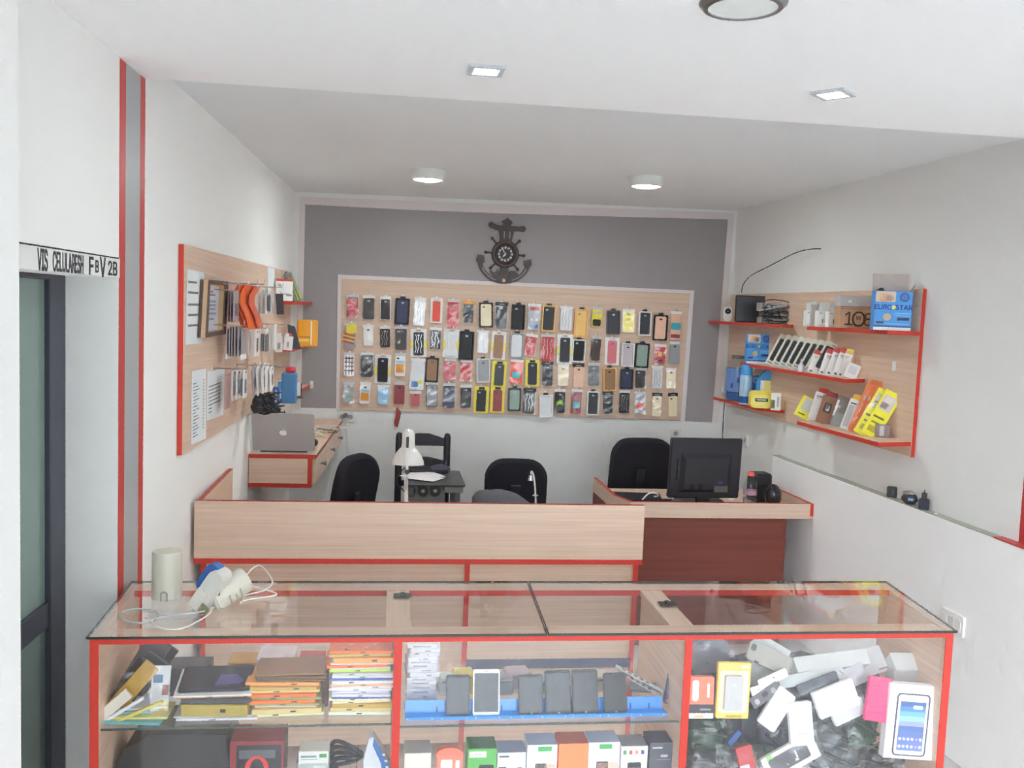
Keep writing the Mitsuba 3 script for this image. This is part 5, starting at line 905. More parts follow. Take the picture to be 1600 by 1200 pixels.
P = on_y(1192, 780, 5.0); P[2] = ZT + .0006; s = sc(P); k, M = carton("black_speaker", "black cube speaker behind the bottle on the corner desk", "speaker", P + [0, 0, 0], 30 * s, .11, on_y(1192, 741, 5.0)[2] - ZT, DK * .9, 4, bev=.012, m="satin"); part(k, "grille", ring(24 * s, 24 * s, 12 * s, 2 * s, .003, -.003), "satin", BLACK, M @ Tr(0, 0, .06))
P = on_y(1207, 782, 4.87); P[2] = ZT; s = sc(P); Hh = on_y(1207, 756, 4.87)[2] - ZT; k = thing("round_speaker", "glossy black round speaker in the right corner of the desk", "speaker"); m = lump(26 * s, 26 * s, Hh, 1, .02); part(k, "body", m, "gloss", BLACK, Tr(P + [0, 0, Hh / 2])); part(k, "ring", lathe([(.016, .0), (.018, .004), (.02, 0), (.016, 0)], 20, Rx(math.pi / 2)), "gloss", C(80, 96, 104), Tr(P + [-.012, -13 * s + .006, Hh * .62]) @ Rx(-.3))
P = on_y(1005, 772, 5.0); P[2] = ZT + .0006; one("keyboard", "black keyboard lying on the left of the corner desk", "keyboard", hull8([(x, y, z) for x in (-.13, .13) for y, z in ((-.07, 0), (-.07, .012), (.07, 0), (.07, .03))]), "satin", DK, F(P + [-.02, .03, 0], -8))
P = on_y(1035, 776, 4.85); P[2] = ZT + .0006; one("black_tablet", "dark glossy tablet lying at the foot of the monitor", "tablet", plate(.26, .16, .02, .012).apply_transform(Rx(math.pi / 2)), "gloss", DK, F(P + [0, .02, .013], 5))
pts = [on_y(x, y, 4.78) for x, y in ((1003, 781), (1008, 776), (1014, 771), (1018, 770))]; one("white_cable", "white cable looping over the front rim of the corner desk", "cable", tube(pts + [on_y(1022, 776, 4.85)], .0035, 6, 20), "satin", WHITE)
P = on_y(1143, 779, 4.82); P[2] = ZT + .0006; one("usb_stick", "small white stick beside the foot of the monitor", "usb stick", cb(.03, .012, .008, .001), "satin", WHITE, F(P + [0, 0, .05], -20)); 
# ================================================================ inside the glass counter
def pack_stack(px, wpx, yfront, z, items, where, depth=.115, seed=0, name="flip_case_pack", group=None):
    """items from the bottom: (colour name, colour, thickness in pixels, shift in pixels, width change in pixels)"""
    r = random.Random(seed); n = len(items); s = sc(on_y(px, 1100, yfront))
    for i, it in enumerate(items):
        cn, col, t = it[:3]; dx = it[3] if len(it) > 3 else r.uniform(-3, 3); dw = it[4] if len(it) > 4 else r.uniform(-4, 4)
        c_ = on_y(px, 1100, yfront); h = t * s
        pos = "at the bottom" if i == 0 else "on top" if i == n - 1 else f"{ORD[i]} from below"
        k = thing(name, f"{cn} pack, {pos} of the {where}", "case pack", group)
        M = F((c_[0] + dx * s, yfront + r.uniform(0, .012), z + .0004), r.uniform(-3, 3)); w = (wpx + dw) * s
        part(k, "sleeve", bx(-w / 2, w / 2, 0, depth, 0, h * .96, min(.0018, h * .3)), "satin", col, M)
        if t >= 4: part(k, "spine_print", bx(-w * .04, w * .04, -.0006, 0, h * .35, h * .62), "matte", DARK, M @ Tr(r.uniform(-.2, .2) * w, 0, 0), smooth=False)
        if t >= 3: part(k, "clear_film", sheet(w * .96, depth * .9, 5, 5, .0012, seed + i), "film", M=M @ Tr(0, depth / 2, h * .96 + .0006) @ Rx(-math.pi / 2), smooth=True) if i == n - 1 else None
        z += h
    return z, s
WH, OG, GD, TN, CR, NV, LM_, BN = C(222, 222, 228, 1.05), C(232, 118, 44, 1.1), C(196, 160, 76, 1.1), C(214, 190, 128, 1.1), C(232, 220, 180, 1.1), C(92, 104, 168, 1.1), C(186, 214, 96, 1.1), C(120, 88, 50, 1.1)
z, s = pack_stack(564, 94, 2.335, SZ[0] + .0005, [("white and lime", C(214, 222, 196, 1.1), 6), ("tan", TN, 6), ("gold", GD, 7), ("cream", CR, 4), ("pale cream", C(238, 230, 200, 1.1), 5), ("navy", NV, 3), ("white", WH, 4), ("white and lilac", C(206, 204, 226, 1.05), 4), ("white", C(226, 226, 230, 1.05), 4), ("long white", WH, 4, 4, 8), ("peach", C(226, 180, 140, 1.1), 4),
    ("white", WH, 6), ("blue", NV, 4), ("white", C(214, 218, 226, 1.05), 4), ("white and grey", C(200, 202, 206, 1.05), 4), ("lime", LM_, 5), ("white", WH, 3), ("orange", OG, 5, -8, 0), ("white", WH, 3), ("amber", C(226, 158, 84, 1.1), 9, 2, 0), ("olive gold", C(190, 168, 96, 1.1), 5), ("bright orange", OG, 5, -2, 4)], "right-hand pack stack", seed=1)
P = on_y(564, 1100, 2.335); k = thing("film_glints", "silver glints of film on the orange pack on top of the right-hand stack", "film glints")  # small foil flecks stand in for highlights on the film
for i in range(6): part(k, "scrap", sheet(.012, .006, 4, 3, .002, i), "foil", SILVER, Tr(P[0] - .05 + .02 * i, 2.36 + .02 * (i % 3), z + .003) @ Rz(.6 * i) @ Rx(-math.pi / 2), smooth=True)
z2, s = pack_stack(444, 106, 2.335, SZ[0] + .0005, [("lime and white", C(206, 216, 170, 1.1), 6, 6, 4), ("gold", TN, 9, 4, 0), ("silver", C(196, 196, 188, 1.1), 3, 2, -10), ("olive tan", C(176, 160, 100, 1.1), 4), ("orange", OG, 6, -6, 0), ("olive green", C(150, 150, 96, 1.1), 5), ("deep orange", OG * .95, 6, -4, 0), ("pale gold", TN, 5), ("mustard", GD, 6), ("peach orange", C(236, 160, 90, 1.1), 6, -4, 8),
    ("brown", BN, 3, 8, 0), ("dark brown", BN * .8, 3, 10, 0), ("brown", BN, 3, 8, 4), ("dark brown", BN * .8, 3, 10, 0), ("brown", C(140, 104, 66, 1.1), 3, 8, 0)], "middle pack stack", seed=2)
z3, s = pack_stack(330, 112, 2.325, SZ[0] + .0005, [("white tablet-size", WH, 4, 8, 12), ("pale grey", C(190, 194, 200, 1.05), 3, 2, 8), ("gold window", C(176, 156, 76, 1.1), 20, 4, -10), ("dark", DARK * 1.4, 9, 6, -6), ("peach", C(200, 150, 116, 1.1), 4, -2, -8)], "left-hand pack stack", seed=3)
P = on_y(332, 1100, 2.32); k = thing("tablet_case_pack", "black tablet case pack with a white border tilted on the left-hand stack", "case pack"); M = F((P[0], 2.32, z3 + .002), 2) @ Rx(math.radians(9)); w = 118 * s
part(k, "card", bx(-w / 2, w / 2, 0, .13, 0, .004, .001), "satin", WHITE, M); part(k, "case", bx(-w / 2 + .008, w / 2 - .006, .012, .126, .004, .014, .003), "gloss", C(40, 36, 50), M, label="glossy black case"); part(k, "violet_print", hull8([(.0, .03, .0142), (.07, .05, .0142), (.06, .035, .0142), (.01, .08, .0142), (.05, .08, .0146), (.0, .03, .0146)]), "gloss", C(96, 80, 140), M, label="violet picture")
part(k, "white_corner", bx(w / 2 - .02, w / 2 - .004, -.001, .02, .0, .006), "satin", WHITE, M)
# leaning packs at the far left
r = random.Random(11)
for i, (px, w, h, roll, y, cn, col, m) in enumerate(((206, 34, 92, 34, 2.39, "black bagged", C(64, 64, 68), "gloss"), (214, 38, 96, 38, 2.42, "dark grey bagged", C(84, 84, 88), "satin"), (222, 40, 104, 30, 2.46, "dark grey", C(96, 96, 98), "satin"), (236, 34, 92, 36, 2.50, "black bagged", C(56, 56, 64), "gloss"), (196, 26, 104, 40, 2.36, "kraft and gold", C(186, 150, 76, 1.05), "satin"), (178, 17, 66, 48, 2.33, "pale cream", C(216, 212, 200, 1.05), "satin"), (190, 5, 70, 58, 2.325, "white edged", WH, "satin"), (206, 5, 80, 66, 2.32, "thin yellow", C(214, 200, 110, 1.1), "satin"))):
    s = sc(on_y(px, 1100, y)); P = on_y(px - 30, 1136, y); P[2] = SZ[0] + .002
    k, M = carton("leaning_pack", f"{cn} pack leaning right, {ORD[i]} of the leftmost pile in the counter", "case pack", P, w * s, .012, h * s, col, 0, 4, roll, bev=.001, m=m)
    M2 = M
    if "bag" in cn: part(k, "clear_bag", sheet(w * s * 1.2, h * s * 1.05, 7, 12, .01, i, -.006), "film", M=M2 @ Tr(0, 0, h * s / 2), smooth=True)
for i, (px, w, t, cn, col) in enumerate(((200, 96, 5, "teal", C(110, 170, 175, 1.1)), (214, 90, 4, "pale yellow", C(214, 206, 140, 1.1)), (196, 70, 4, "light blue", C(140, 190, 205, 1.1)), (230, 60, 3, "white", WH))):
    y = 2.315 + .012 * i; s = sc(on_y(px, 1138, y)); P = on_y(px, 1138, y); P[2] = SZ[0] + .0006 + .0075 * i
    carton("flat_card", f"flat {cn} card, {ORD[i]} from below in the small pile at the far left shelf", "card pack", P, w * s, .09, t * s, col, -6 + 5 * i, bev=.0006)
k = thing("upright_pack", "white and red pack standing between the leaning pile and the tablet pack", "case pack"); P = on_y(247, 1135, 2.36); P[2] = SZ[0] + .001; s = sc(P); M = F(P, 8, 8, 3); part(k, "card", bx(-14 * s, 14 * s, 0, .004, 0, 78 * s, .001), "satin", C(206, 208, 212, 1.0), M)
prints(k, 28 * s, 78 * s, -.0005, M, [(-.4, .1, .66, .82, C(66, 110, 150)), (.1, .45, .42, .62, C(150, 80, 80)), (.0, .5, .0, .3, C(206, 190, 90))]); part(k, "clear_bag", sheet(32 * s, 80 * s, 6, 9, .012, 3, -.006), "film", M=M @ Tr(0, 0, 39 * s), smooth=True)
# things lying behind the stacks
def back_item(name, lab, px, py, w, h, d, y, col, m="satin", yaw=0, roll=0, pr=(), film=False, zb=SZ[0]):
    P = on_y(px, py, y); s = sc(P); hh = h * s; k, M = carton(name, lab, "pack", [P[0], y, zb + .0006], w * s, d, max(P[2] - zb, .02), col, yaw, 0, 0, pr=pr, m=m)
    if film: part(k, "clear_bag", sheet(w * s * 1.2, .12, 7, 6, .03, int(px), -.0), "film", M=M @ Tr(0, d * .4, max(P[2] - zb, .02) + .015) @ Rx(-.8), smooth=True)
    return k, M
back_item("kraft_pack", "kraft brown card pack lying behind the left and middle stacks", 380, 1036, 46, 10, .08, 2.50, C(196, 150, 80, 1.05))
back_item("dark_bagged_pack", "dark bagged packs heaped behind the tablet case pack", 290, 1046, 66, 10, .09, 2.48, C(84, 82, 84), film=True)
back_item("printed_card", "white card with a grey oval print behind the left-hand stack", 327, 1044, 30, 18, .01, 2.45, WH, pr=[(-.4, .4, .78, .9, C(130, 130, 134), "print", .5)])
back_item("printed_card", "white card with a small black mark in front of the kraft pack", 370, 1056, 48, 14, .01, 2.43, WH, pr=[(-.2, -.1, .84, .94, DARK, "print", .5)])
back_item("white_bag", "white and pink bagged pack behind the middle stack", 430, 1030, 58, 12, .10, 2.50, C(214, 196, 198, 1.05), film=True)
back_item("red_pack", "red and white bagged packs between the middle and right stacks", 486, 1034, 40, 12, .08, 2.47, C(186, 66, 56, 1.05), pr=[(-.2, .4, .84, .94, WHITE)], film=True)
back_item("maroon_pack", "maroon pack standing between the middle and right stacks", 508, 1050, 10, 40, .05, 2.40, C(90, 44, 46))
# lower left
zB = S2 + .0006
def low(name, lab, px, top, w, y, d, col, m="satin", pr=(), yaw=0, topc=None, bev=.0015, tilt=0, roll=0):
    P = on_y(px, top, y); s = sc(P); return carton(name, lab, "box", [P[0], y, zB], w * s, d, P[2] - zB, col, yaw, tilt, roll, pr=pr, m=m, bev=bev, top=topc)
k = thing("black_bag", "large black bag filling the lower left of the counter", "bag"); P = on_y(268, 1150, 2.40)
m = lump(.32, .24, .40, 2, .12); m.vertices[:, 2] = np.clip(m.vertices[:, 2], -.19, .175); part(k, "bag", m, "satin", C(52, 52, 54, 1.1), Tr(P[0], 2.47, zB + .19 - .192 * 0)) if 0 else part(k, "bag", poly([(-.155, 0), (.15, 0), (.135, .12), (.14, P[2] - zB - .004), (-.06, P[2] - zB), (-.085, P[2] - zB - .02), (-.12, .1)], .18).subdivide_to_size(.05), "satin", C(50, 50, 52, 1.1), Tr(P[0], 2.41, zB))
k, M = low("red_black_box", "black and red box with a large red letter O, lower left of the counter", 402, 1158, 82, 2.40, .1, C(44, 42, 46), pr=[(-.34, .34, .6, .8, C(96, 94, 100))], topc=C(140, 50, 52, 1.1))
W_ = 82 * sc(on_y(402, 1158, 2.40)); H_ = on_y(402, 1158, 2.40)[2] - zB
part(k, "red_frame", poly(sg.box(-W_ / 2, 0, W_ / 2, H_).difference(sg.box(-W_ / 2 + .016, -.01, W_ / 2 - .006, H_ - .01)), .001, -.0012), "satin", C(140, 44, 48, 1.1), M, label="red frame")
part(k, "emblem", poly(affinity.scale(sg.Point(0, 0).buffer(1, quad_segs=16), .031, .036).difference(affinity.scale(sg.Point(0, 0).buffer(1, quad_segs=16), .018, .029)), .001, -.0016), "satin", C(214, 54, 54, 1.1), M @ Tr(0, 0, H_ - .076), label="red letter O")
k, M = low("white_box", "white box with a green tag on a pale box, lower left of the counter", 490, 1174, 46, 2.37, .06, C(222, 222, 216, 1.05), pr=[(-.42, .1, .84, .89, C(120, 150, 160)), (-.42, .14, .78, .8, GREY), (.2, .44, .83, .93, C(80, 160, 90)), (-.5, .5, .0, .68, C(176, 190, 186, 1.0)), (-.02, .4, .3, .62, WHITE)])
k = thing("blue_white_bag", "white and blue printed bag leaning by the divider, lower left of the counter", "bag"); P = on_y(596, 1154, 2.36); s = sc(P); M = F((P[0], 2.36, zB), 0, 4, 0); h = P[2] - zB
part(k, "bag", poly([(-.04, 0), (.03, 0), (.034, h * .3), (.0, h * .75), (-.022, h), (-.032, h * .97), (-.046, h * .55)], .05), "satin", C(210, 216, 224, 1.05), M); part(k, "blue_band", poly([(.012, 0), (.03, 0), (.034, h * .3), (.0, h * .75), (-.02, h * .985), (-.022, h * .84), (.0, h * .5)], .001, -.001), "satin", C(50, 110, 180, 1.1), M, label="blue band")
for i in range(4): part(k, "lettering", plate(.008, .006, .002, .0006, -.0018, .016 + .004 * math.sin(i) - .003 * i, h * (.3 + .12 * i)), "matte", WHITE, M, smooth=False)
low("grey_box", "small pale green box beneath the white box, lower left of the counter", 476, 1192, 26, 2.40, .05, C(150, 162, 160)); k = thing("cable_bundle", "black cable bundle between the white box and the blue bag in the counter", "cable bundle"); P = on_y(532, 1182, 2.42)
for i in range(5): part(k, "cable", tube([(P[0] - .05 + .012 * i, 2.40, zB + .02), (P[0] - .02, 2.43 + .01 * i, P[2] - .03 + .012 * i), (P[0] + .03, 2.41, P[2] + .01 * i - .01), (P[0] + .06, 2.43, zB + .06)], .006, 6, 18), "satin", BLACK * 1.6)
# ================================================================ middle bay: stand with phones
zm = SZ[1] + .0006
BLU = C(52, 140, 214, 1.12)
k = thing("phone_stand_tray", "long bright blue acrylic stand holding six phones on the middle shelf", "display stand")
yT = 2.325; L0, L1, R1 = on_y(631.5, 1134, yT), on_y(1042, 1130, yT), on_y(1040, 1092, yT + .03)
xa_, xb_ = L0[0] + .002, L1[0]; zt_ = on_y(836, 1093, yT + .045)[2]
part(k, "front_lip", bx(xa_, xb_, yT, yT + .006, zm, zm + .009, .001), "gloss", BLU * .85); part(k, "floor", bx(xa_, xb_, yT, yT + .11, zm, zm + .003), "gloss", BLU)
part(k, "back_panel", bx(xa_, xb_ - .004, -.002, .002, 0, zt_ - zm + .004), "gloss", BLU, Tr(0, yT + .038, zm) @ Rx(math.radians(-14)))
for px in (684, 787, 939, 991, 718, 1020): x = on_y(px, 1110, yT)[0]; part(k, "slot", bx(x - .0015, x + .0015, -.0035, -.0015, .006, zt_ - zm - .012), "satin", C(24, 70, 120), Tr(0, yT + .038, zm) @ Rx(math.radians(-14)))
for px in (636, 675, 690, 728, 743, 780, 798, 816, 847, 883, 895, 937, 950, 986, 1000, 1036): x = on_y(px, 1133, yT)[0]; part(k, "rivet", trimesh.creation.icosphere(1, .0016), "gloss", WHITE, Tr(x, yT - .0005, zm + .004))
PH = [(714.5, 37, 1053, 1130, "n"), (759, 42, 1044.5, 1130, "w"), (829, 38, 1052.5, 1129, "k"), (872, 41, 1046, 1127, "k"), (914, 41, 1045, 1126, "k"), (961.5, 37, 1049.5, 1125, "h")]
for i, (px, w, tp, bt, kd) in enumerate(PH):
    b_ = on_y(px, bt, yT + .012); s = sc(b_); t_ = on_y(px, tp, yT + .05); H_ = math.hypot(t_[2] - zm - .004, .036); W_ = w * s
    rl = -1.2 if i > 1 else 0
    lab = {"n": "black phone, leftmost on the blue stand", "w": "white phone with a dark screen on the blue stand", "h": "black phone with rounded corners, rightmost on the blue stand"}.get(kd) or f"black phone, {ORD[i]} from left on the blue stand"
    k = thing("smartphone", lab, "phone", "phones on the blue stand"); M = Tr(b_[0], yT + .010, zm + .004) @ Rx(math.radians(-14)) @ Ry(math.radians(rl))
    part(k, "body", plate(W_, H_, .006 if kd != "h" else .010, .007, 0, 0, H_ / 2), "satin", WHITE if kd == "w" else C(40, 42, 48), M)
    part(k, "screen", plate(W_ * .9, H_ * (.83 if kd in "wh" else .86), .001, .0006, -.0006, 0, H_ * .505), "gloss", C(34, 38, 48), M, label="dark screen"); part(k, "earpiece", plate(W_ * .2, .0016, .0006, .0005, -.0006, 0, H_ * .962), "matte", DARK, M)
    if kd in "kh": part(k, "home_button", plate(W_ * .08, W_ * .08, W_ * .035, .0006, -.0007, W_ * .02, H_ * .045), "satin", C(150, 150, 152), M)
# stack of white bagged boxes on the left of the middle bay
P = on_y(658, 1088, 2.43); s = sc(P); z = zm
r = random.Random(5); n = 0; ztop = on_y(658, 1012, 2.43)[2]
while z < ztop and n < 15:
    h = r.uniform(.008, .014); k = thing("white_box", f"white bagged box, {ORD[n]} from below in the tall stack left of the phones", "box", "white bagged boxes left of the phones")
    M = Tr(P[0] + r.uniform(-3, 3) * s + .004, 2.43, z) @ Rz(r.uniform(-.06, .06)); w = 46 * s; part(k, "box", bx(-w / 2, w / 2, 0, .11, .0003, h, .0015), "satin", C(216, 214, 218, 1.05), M)
    part(k, "bag_fold", sheet(w * 1.12, .022, 8, 4, .007, n, -.003), "film", M=M @ Tr(0, 0, h / 2), smooth=True); part(k, "print", bx(r.uniform(-.4, .1) * w, r.uniform(.12, .3) * w, -.0005, 0, h * .3, h * .55), "matte", C(150, 150, 154), M, smooth=False); z += h; n += 1
# clutter behind the phones
r = random.Random(21)
for i, (px, py, w, h, cn, col, roll) in enumerate(((701, 1056, 34, 20, "white circuit-like", C(196, 206, 200), 0), (726, 1050, 32, 16, "yellow", C(206, 190, 90), 0), (702, 1074, 34, 24, "grey green", C(110, 132, 126), 0), (786, 1055, 30, 24, "grey", C(150, 152, 156), 20), (795, 1074, 40, 26, "pale pink", C(198, 186, 186), 0), (812, 1050, 38, 12, "dusty pink", C(178, 160, 164), 8), (850, 1058, 20, 40, "silver and green", C(150, 170, 160), 0), (940, 1054, 30, 20, "beige", C(190, 176, 160), 10), (936, 1072, 22, 30, "white and grey", C(176, 180, 184), 0), (1010, 1072, 60, 30, "slate grey", C(110, 116, 130), 32))):
    P = on_y(px, py, 2.50); s = sc(P); k = thing("bagged_part", f"{cn} bagged phone part lying behind the phones, {ORD[i]} from left", "phone part", "bagged parts behind the phones")
    M = F((P[0], 2.47 + .01 * (i % 3), zm), r.uniform(-14, 14)); hh = P[2] - zm; part(k, "part", bx(-w * s / 2, w * s / 2, 0, .06, 0, hh, .004), "satin", col, M); prints(k, w * s, hh, -.0004, M, [(-.3, .3, .8, .86, C(90, 92, 96)), (-.3, .0, .9, .95, GREY)]); part(k, "clear_bag", sheet(w * s * 1.25, .07, 8, 7, .022, i + 40, 0), "film", M=M @ Tr(0, .01, hh) @ Rx(-.7), smooth=True)
for i, (a_, b_) in enumerate((((962, 1040), (1036, 1080)), ((966, 1048), (1030, 1086)))):
    A_, B_ = on_y(*a_, 2.46), on_y(*b_, 2.40); k = thing("flex_cable_strip", f"long pale flex cable strip sloping down to the right, {['upper', 'lower'][i]} of two behind the stand", "cable strip"); v = B_ - A_; m = bx(0, np.linalg.norm(v), -.008, .008, -.001, .001); part(k, "strip", m, "satin", C(196, 198, 196), Tr(A_) @ Rz(math.atan2(v[1], v[0])) @ Ry(-math.asin(v[2] / np.linalg.norm(v))))
    for q in range(5): part(k, "print", bx(.02 + .018 * q, .03 + .018 * q, -.006, .006, .001, .0015), "satin", C(130, 134, 136), Tr(A_) @ Rz(math.atan2(v[1], v[0])) @ Ry(-math.asin(v[2] / np.linalg.norm(v))), smooth=False)
P = on_y(1046, 1072, 2.40); k = thing("dark_case_pack", "dark blue pack with a silver edge at the right end of the middle shelf", "case pack"); s = sc(P); M = F((P[0], 2.39, zm), -20, 6, 8); part(k, "case", bx(-12 * s, 12 * s, 0, .02, 0, 66 * s, .006), "gloss", C(78, 82, 108), M); part(k, "silver_edge", bx(4 * s, 6 * s, -.003, 0, 26 * s, 50 * s, .001), "metal", SILVER, M); part(k, "orange_strip", bx(-6 * s, 12 * s, -.002, 0, 4 * s, 9 * s), "satin", C(190, 120, 90), M)
P = on_y(1058, 1100, 2.44); k = thing("blue_reflection_strip", "slate blue flat sheet standing in for a reflection at the back of the middle shelf", "sheet"); a_, b_ = on_y(728, 1034, 2.66), on_y(985, 1034, 2.66); part(k, "sheet", bx(a_[0], b_[0], 2.66, 2.664, zm, a_[2] + .006, .001), "satin", C(96, 98, 122))  # slate blue slab set in place of a dark reflection in the glass
# boxes in the lower middle bay
IC = [C(86, 160, 110), C(200, 110, 100), C(210, 150, 150), C(80, 86, 150)]
def phonepic(x0_, x1_, z0_, z1_, c1): return [(x0_, x1_, z0_, z1_, C(92, 82, 78), "phone_picture", .1), (x0_ + .03, x1_ - .03, z0_ + .03, z1_ - .03, c1, "phone_picture", .1)]
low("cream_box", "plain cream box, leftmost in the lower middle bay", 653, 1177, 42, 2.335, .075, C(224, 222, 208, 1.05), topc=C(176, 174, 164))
k, M = low("cable_pack", "orange charging cable pack with a rounded top in the lower middle bay", 703, 1180, 41, 2.335, .02, C(226, 134, 112, 1.05), pr=[(-.34, .1, .5, .88, C(240, 226, 220)), (.22, .38, .6, .86, C(240, 226, 220))]); part(k, "rounded_top", poly(affinity.scale(sg.Point(0, 0).buffer(1), .036, .02), .02), "satin", C(226, 120, 96, 1.05), M @ Tr(0, 0, on_y(703, 1180, 2.335)[2] - zB))
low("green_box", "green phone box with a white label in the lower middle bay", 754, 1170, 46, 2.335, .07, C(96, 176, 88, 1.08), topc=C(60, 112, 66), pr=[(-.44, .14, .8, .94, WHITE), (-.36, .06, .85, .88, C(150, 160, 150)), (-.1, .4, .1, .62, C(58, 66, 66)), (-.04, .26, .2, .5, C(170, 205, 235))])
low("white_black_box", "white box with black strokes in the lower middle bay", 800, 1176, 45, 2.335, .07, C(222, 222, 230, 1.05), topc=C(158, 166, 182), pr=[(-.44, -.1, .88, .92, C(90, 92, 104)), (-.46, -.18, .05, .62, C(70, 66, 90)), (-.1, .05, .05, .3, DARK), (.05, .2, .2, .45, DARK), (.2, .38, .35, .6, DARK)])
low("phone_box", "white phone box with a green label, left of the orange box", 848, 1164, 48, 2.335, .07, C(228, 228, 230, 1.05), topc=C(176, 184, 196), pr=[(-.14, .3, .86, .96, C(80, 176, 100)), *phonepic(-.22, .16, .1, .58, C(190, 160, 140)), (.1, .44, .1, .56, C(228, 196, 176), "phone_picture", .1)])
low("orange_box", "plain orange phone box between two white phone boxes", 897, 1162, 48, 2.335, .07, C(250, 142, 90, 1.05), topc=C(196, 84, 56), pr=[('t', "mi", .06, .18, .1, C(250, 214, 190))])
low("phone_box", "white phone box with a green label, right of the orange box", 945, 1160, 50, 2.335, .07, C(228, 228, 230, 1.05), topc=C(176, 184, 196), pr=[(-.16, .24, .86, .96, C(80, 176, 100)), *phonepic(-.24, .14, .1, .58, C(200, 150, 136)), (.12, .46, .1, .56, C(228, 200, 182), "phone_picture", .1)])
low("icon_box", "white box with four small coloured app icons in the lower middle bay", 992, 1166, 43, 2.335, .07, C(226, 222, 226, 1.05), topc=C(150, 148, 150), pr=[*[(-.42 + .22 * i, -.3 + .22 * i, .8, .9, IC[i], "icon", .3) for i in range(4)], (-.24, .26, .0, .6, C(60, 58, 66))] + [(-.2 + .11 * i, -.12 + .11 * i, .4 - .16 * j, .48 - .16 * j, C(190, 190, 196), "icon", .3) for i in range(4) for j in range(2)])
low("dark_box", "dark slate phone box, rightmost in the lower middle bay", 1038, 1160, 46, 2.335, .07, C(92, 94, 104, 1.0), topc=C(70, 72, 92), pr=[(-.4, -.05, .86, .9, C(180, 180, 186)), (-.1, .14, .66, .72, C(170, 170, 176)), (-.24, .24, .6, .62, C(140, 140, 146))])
# ================================================================ right bay: heap of boxes and bags
zl3 = S2 + .0006
r = random.Random(31)
for i, (px, py, w, h, cn, col, y) in enumerate(((1110, 1160, .12, .12, "dark green", C(58, 80, 68), 2.42), (1150, 1190, .13, .10, "slate", C(82, 90, 100), 2.40), (1110, 1205, .13, .10, "dark grey", C(70, 74, 80), 2.39), (1215, 1150, .12, .12, "dark slate", C(76, 82, 96), 2.47), (1200, 1205, .14, .10, "grey green", C(110, 124, 124), 2.41), (1300, 1155, .13, .10, "dark grey", C(74, 80, 84), 2.44), (1350, 1150, .12, .12, "dark green", C(56, 84, 66), 2.46), (1310, 1200, .14, .10, "slate grey", C(84, 92, 94), 2.41), (1370, 1205, .14, .10, "charcoal", C(62, 68, 72), 2.43), (1408, 1200, .10, .12, "grey", C(104, 108, 112), 2.47), (1260, 1180, .12, .10, "pale grey", C(130, 138, 142), 2.43))):
    P = on_y(px, py, y); k = thing("bagged_case_bundle", f"{cn} bundle of bagged phone cases, {ORD[i]} in the lower part of the right bay", "case bundle", "bagged bundles low in the right bay")
    part(k, "bundle", lump(w, .12, h, 50 + i, .2), "satin", col, Tr(P[0], y + .05, P[2])); part(k, "clear_bag", sheet(w * 1.0, h * 1.1, 9, 9, .03, 60 + i), "film", M=Tr(P[0], y - .012, P[2]) @ Rx(-.3), smooth=True)
    for q in range(2): part(k, "case_edge", bx(-w * .42, w * .42, -.004, .004, -.006, .006, .003), "gloss", col * .6, Tr(P[0], y - .006, P[2] + h * (.25 - .4 * q)) @ Ry(r.uniform(.2, .8)))
k = thing("heap_base", "dark bagged stock filling the bottom of the right bay", "bags"); labels[k]["kind"] = "stuff"; del labels[k]["category"]
bb = bays[2]; put(k, cat([lump(.17, .14, .17, 80 + i, .2, 2).apply_transform(Tr(bb[0] + .095 + .085 * i, 2.56 - .02 * (i % 2), zl3 + .08 + .0)) for i in range(7)] + [lump(.16, .12, .13, 90 + i, .2, 2).apply_transform(Tr(bb[0] + .1 + .084 * i, 2.54, zl3 + .22 - .03 * (i > 4))) for i in range(7)]), "satin", C(74, 78, 84))
def heap(name, lab, px, py, w, h, y, col, roll=0, tilt=14, d=.012, m="satin", pr=(), film=False, rad=.004, yaw=0):
    """flat pack whose middle appears at (px, py)"""
    P = on_y(px, py, y); s = sc(P); W_, H_ = w * s, h * s; k = thing(name, lab, "pack"); M = F(P, yaw, tilt, roll)
    part(k, "body", plate(W_, H_, min(rad, W_ * .3), d, 0), m, col, M); prints(k, W_, H_, -.0003, M @ Tr(0, 0, 0), [(*q[:2], q[2] - .5, q[3] - .5, *q[4:]) if q[0] != 't' else (q[0], q[1], q[2], q[3] - .5, *q[4:]) for q in pr])
    if film: part(k, "clear_bag", sheet(W_ * 1.18, H_ * 1.14, 8, 10, .010, int(px + py), -.004), "film", M=M, smooth=True)
    return k, M, W_, H_
PW = C(226, 226, 230, 1.05)
heap("dark_bag", "crumpled dark grey plastic bag at the top left of the right bay", 1110, 1026, 62, 50, 2.42, C(104, 104, 116), 0, 10, .06, film=True, rad=.02)
heap("charger_pack", "orange and black charger pack with white plug, far left of the right bay", 1096, 1090, 40, 65, 2.315, C(232, 130, 104, 1.05), 1, 6, .012, pr=[(-.5, .5, .0, .13, PW), (-.5, .5, .13, .34, C(66, 62, 70)), (-.38, -.12, .42, .92, PW, "plug_picture", .4), (.22, .32, .5, .84, PW, "plug_picture", .4), (-.05, .4, .2, .24, C(150, 150, 156)), (-.3, .1, .03, .08, C(236, 180, 120))])
k, M, W_, H_ = heap("power_bank_pack", "yellow pack with a silver power bank in the right bay", 1146, 1079, 53, 87, 2.32, C(232, 196, 110, 1.08), 2, 5, .012, pr=[(-.44, .44, .1, .86, C(232, 220, 190, 1.05)), (.2, .42, .91, .95, PW), (-.2, .3, .02, .06, C(200, 160, 60)), (.26, .38, .17, .24, PW, "button_picture", .5)])
